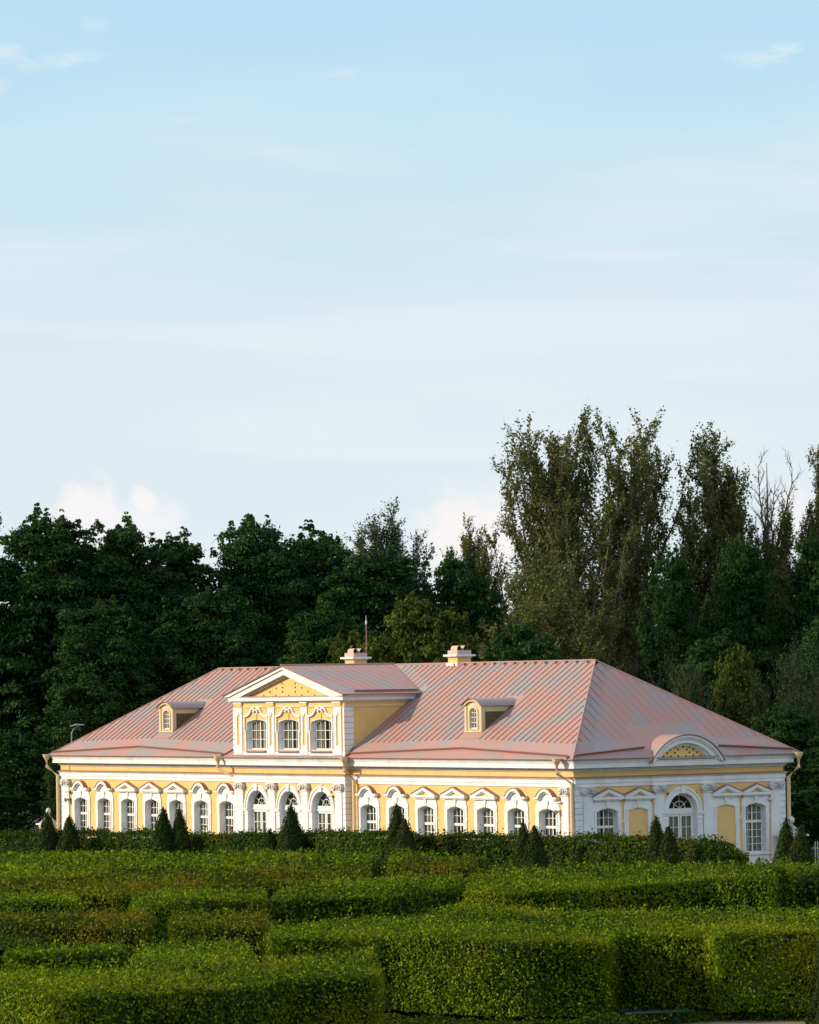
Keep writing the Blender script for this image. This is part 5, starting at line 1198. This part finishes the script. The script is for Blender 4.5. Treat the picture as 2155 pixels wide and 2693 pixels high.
TR = [
 ('broadleaf_tree', 'dark round topped tree at the left whose peak stands before the white cloud', protoD[0], -85.7, 15.0, 13.5, 24.6, 0.4, 'leafdark'),
 ('broadleaf_tree', 'dark broad tree second from the left in the treeline', protoD[1], -84.9, 20.6, 13.5, 23.8, 1.9, 'leafdark'),
 ('broadleaf_tree', 'dark tree at the left side of the notch in the treeline', protoD[2], -85.1, 25.4, 12.0, 22.8, 3.0, 'leafdark'),
 ('broadleaf_tree', 'dark tree at the right side of the notch in the treeline', protoD[3], -81.7, 30.6, 13.5, 24.0, 0.9, 'leafdark'),
 ('broadleaf_tree', 'dark tree between the notch and the feathery grey willow', protoD[0], -83.3, 36.9, 13.0, 23.4, 2.4, 'leafdark'),
 ('broadleaf_tree', 'dark tree in front of the feathery grey willow', protoD[2], -72.4, 35.2, 12.5, 21.4, 4.0, 'leafdark'),
 ('broadleaf_tree', 'dark blue green tree in the gap left of the tall poplars', protoD[1], -70.0, 40.9, 9.5, 20.8, 5.1, 'leafdark'),
 ('broadleaf_tree', 'dark tree at the left edge of the photo behind the lamp', protoD[3], -88.0, 9.0, 12.0, 22.0, 2.0, 'leafdark'),
 ('broadleaf_tree', 'lower dark tree reaching down to the far left end of the roof', protoD[1], -76.0, 14.0, 11.5, 17.5, 0.2, 'leafdark'),
 ('broadleaf_tree', 'lower dark tree behind the left hip of the roof', protoD[2], -75.0, 22.5, 11.0, 18.5, 3.6, 'leafdark'),
 ('broadleaf_tree', 'lower dark tree behind the gable of the attic', protoD[0], -68.0, 27.5, 11.0, 17.0, 5.0, 'leafmid'),
 ('broadleaf_tree', 'green tree standing between the tall poplars and the dark right hand group', protoD[2], -52.0, 47.2, 6.0, 20.6, 2.7, 'leafmid'),
 ('broadleaf_tree', 'dark green tree in the middle of the right hand group under the bare poplar', protoD[3], -50.9, 52.8, 8.5, 21.6, 1.2, 'leafmid'),
 ('broadleaf_tree', 'dark green tree at the right edge of the photo below the narrow poplar', protoD[1], -48.0, 58.0, 9.0, 21.9, 0.7, 'leafdark'),
 ('broadleaf_tree', 'dark tree filling the space behind the right hip of the roof', protoD[0], -44.0, 45.0, 8.5, 14.5, 4.4, 'leafdark'),
 ('broadleaf_tree', 'dark tree behind the bare branched shrubs at the right', protoD[3], -36.0, 49.0, 9.5, 16.0, 3.9, 'leafdark'),
 ('broadleaf_tree', 'low dark tree at the right edge beside the end of the building', protoD[2], -20.0, 38.5, 9.0, 11.5, 3.1, 'leafdark'),
 ('broadleaf_tree', 'low dark tree behind the right gate pillar', protoD[0], -12.0, 30.0, 8.0, 7.5, 1.1, 'leafdark'),
 ('maple', 'yellow green tree rising between the two chimneys', protoO[0], -39.6, 16.6, 11.5, 17.0, .3, 'leafolive'),
 ('maple', 'green tree rising just right of the right chimney', protoO[1], -33.5, 20.5, 9.5, 15.0, 1.5, 'leafmid'),
 ('maple', 'olive tree between the mast and the left chimney', protoO[1], -44.5, 14.5, 6.0, 14.8, 2.2, 'leafolive'),
 ('willow', 'feathery grey green willow rising behind the dark trees in the centre', protoP[3], -113.0, 63.4, 11.5, 26.3, .6, 'leafgrey'),
 ('willow', 'feathery grey tree cut by the left edge of the photo', protoP[3], -106.0, 18.0, 10.0, 28.5, .6, 'leafgrey'),
 ('poplar', 'tall olive brown poplar, the leftmost and broadest of the high group', protoP[0], -76.3, 54.8, 15.5, 31.9, .0, 'leafbrown'),
 ('poplar', 'tall dark poplar beside the broadest one, level with it in height', protoP[1], -77.0, 62.6, 14.0, 32.2, 2.0, 'leafbrown'),
 ('poplar', 'narrower poplar left of the bare dead top', protoP[2], -73.7, 69.0, 7.0, 30.9, 1.0, 'leafbrown'),
 ('poplar', 'slim poplar with bare side twigs at the right edge of the photo', protoP[2], -71.1, 77.2, 4.6, 29.8, 3.0, 'leafbrown'),
 ('poplar', 'short leafy poplar at the foot of the bare dead top', protoP[2], -71.5, 73.0, 6.0, 24.5, 5.0, 'leafbrown'),
 ('poplar', 'shorter olive brown tree spreading below the tallest poplars', protoP[4], -62.0, 44.0, 13.0, 20.5, 4.0, 'leafbrown'),
 ('poplar', 'small ragged tree left of the broad poplar, above the dark trees', protoP[3], -77.0, 47.5, 6.5, 23.5, 4.0, 'leafbrown'),
 ('poplar', 'olive brown tree low behind the ridge, under the broad poplar', protoP[4], -56.0, 39.0, 13.0, 17.5, 1.0, 'leafbrown'),
 ('dead_poplar', 'bare leafless poplar top against the sky between two leafy ones', protoB[0], -73.1, 73.6, 6.0, 29.6, 1.0, 'leafbrown'),
 ('bare_shrub', 'bare brown branched shrub above the right hip of the roof', protoB[1], -26.5, 28.8, 7.5, 13.2, 0.0, 'leafmid'),
 ('bare_shrub', 'bare branched shrub near the right edge over the roof end', protoB[1], -22.0, 34.0, 7.5, 14.2, 2.0, 'leafmid'),
 ('leafy_shrub', 'leafier yellow green shrub between the two bare ones', protoO[1], -26.8, 33.0, 5.5, 13.3, 1.0, 'leafolive'),
 ('leafy_shrub', 'green shrub under the bare ones, just over the end slope of the roof', protoO[0], -16.5, 29.0, 8.0, 9.5, 1.0, 'leafmid'),
 ('bare_shrub', 'tangle of grey bare stems at the far left edge', protoB[2], -69.0, -3.0, 6.0, 6.8, 1.0, 'leafdark'),
 ('understory_shrub', 'dark leafy shrub beside the far left corner of the building', protoO[1], -63.5, 3.5, 4.5, 7.5, 1.0, 'leafmid'),
 ('understory_shrub', 'low dark shrub at the far left behind the hedge', protoO[0], -70.0, .5, 9.0, 5.0, 2.0, 'leafmid'),
 ('understory_shrub', 'taller dark shrub at the left edge under the trees', protoO[1], -75.0, 6.0, 9.0, 8.5, 3.0, 'leafdark'),
 ('understory_shrub', 'dark shrub between the left gate pillar and the lamp', protoO[0], -68.0, 7.5, 7.5, 7.0, 4.5, 'leafdark'),

]
for nm, lb, pr, x_, y_, wd, ht, rz, lf in TR:
    tree(nm, lb, pr, (x_, y_, 0), wd, ht, rz, lf)
# further rows that close the wood behind
rr = random.Random(9); k = 0
for i in range(16):
    lat = -52+i*7.0; d = 372+rr.uniform(-8, 12)+(12 if i % 2 else 0); x_, y_ = d2w(lat, d)
    pr = protoD[i % 4]; tree('broadleaf_tree', 'dark tree of the second row closing the wood behind the building', pr, (x_, y_, 0), 11+rr.uniform(-1, 1), 19+rr.uniform(-1, 1), rr.uniform(0, 6), 'leafdark', 'second row of dark trees behind the building')
for i, (lat, d) in enumerate([(-44, 330), (-52, 338), (44, 325), (54, 330), (62, 322)]):
    x_, y_ = d2w(lat, d); tree('broadleaf_tree', 'dark tree outside the frame continuing the treeline', protoD[(i+1) % 4], (x_, y_, 0), 11, 22.5, rr.uniform(0, 6), 'leafdark', 'trees continuing the wood at both sides')
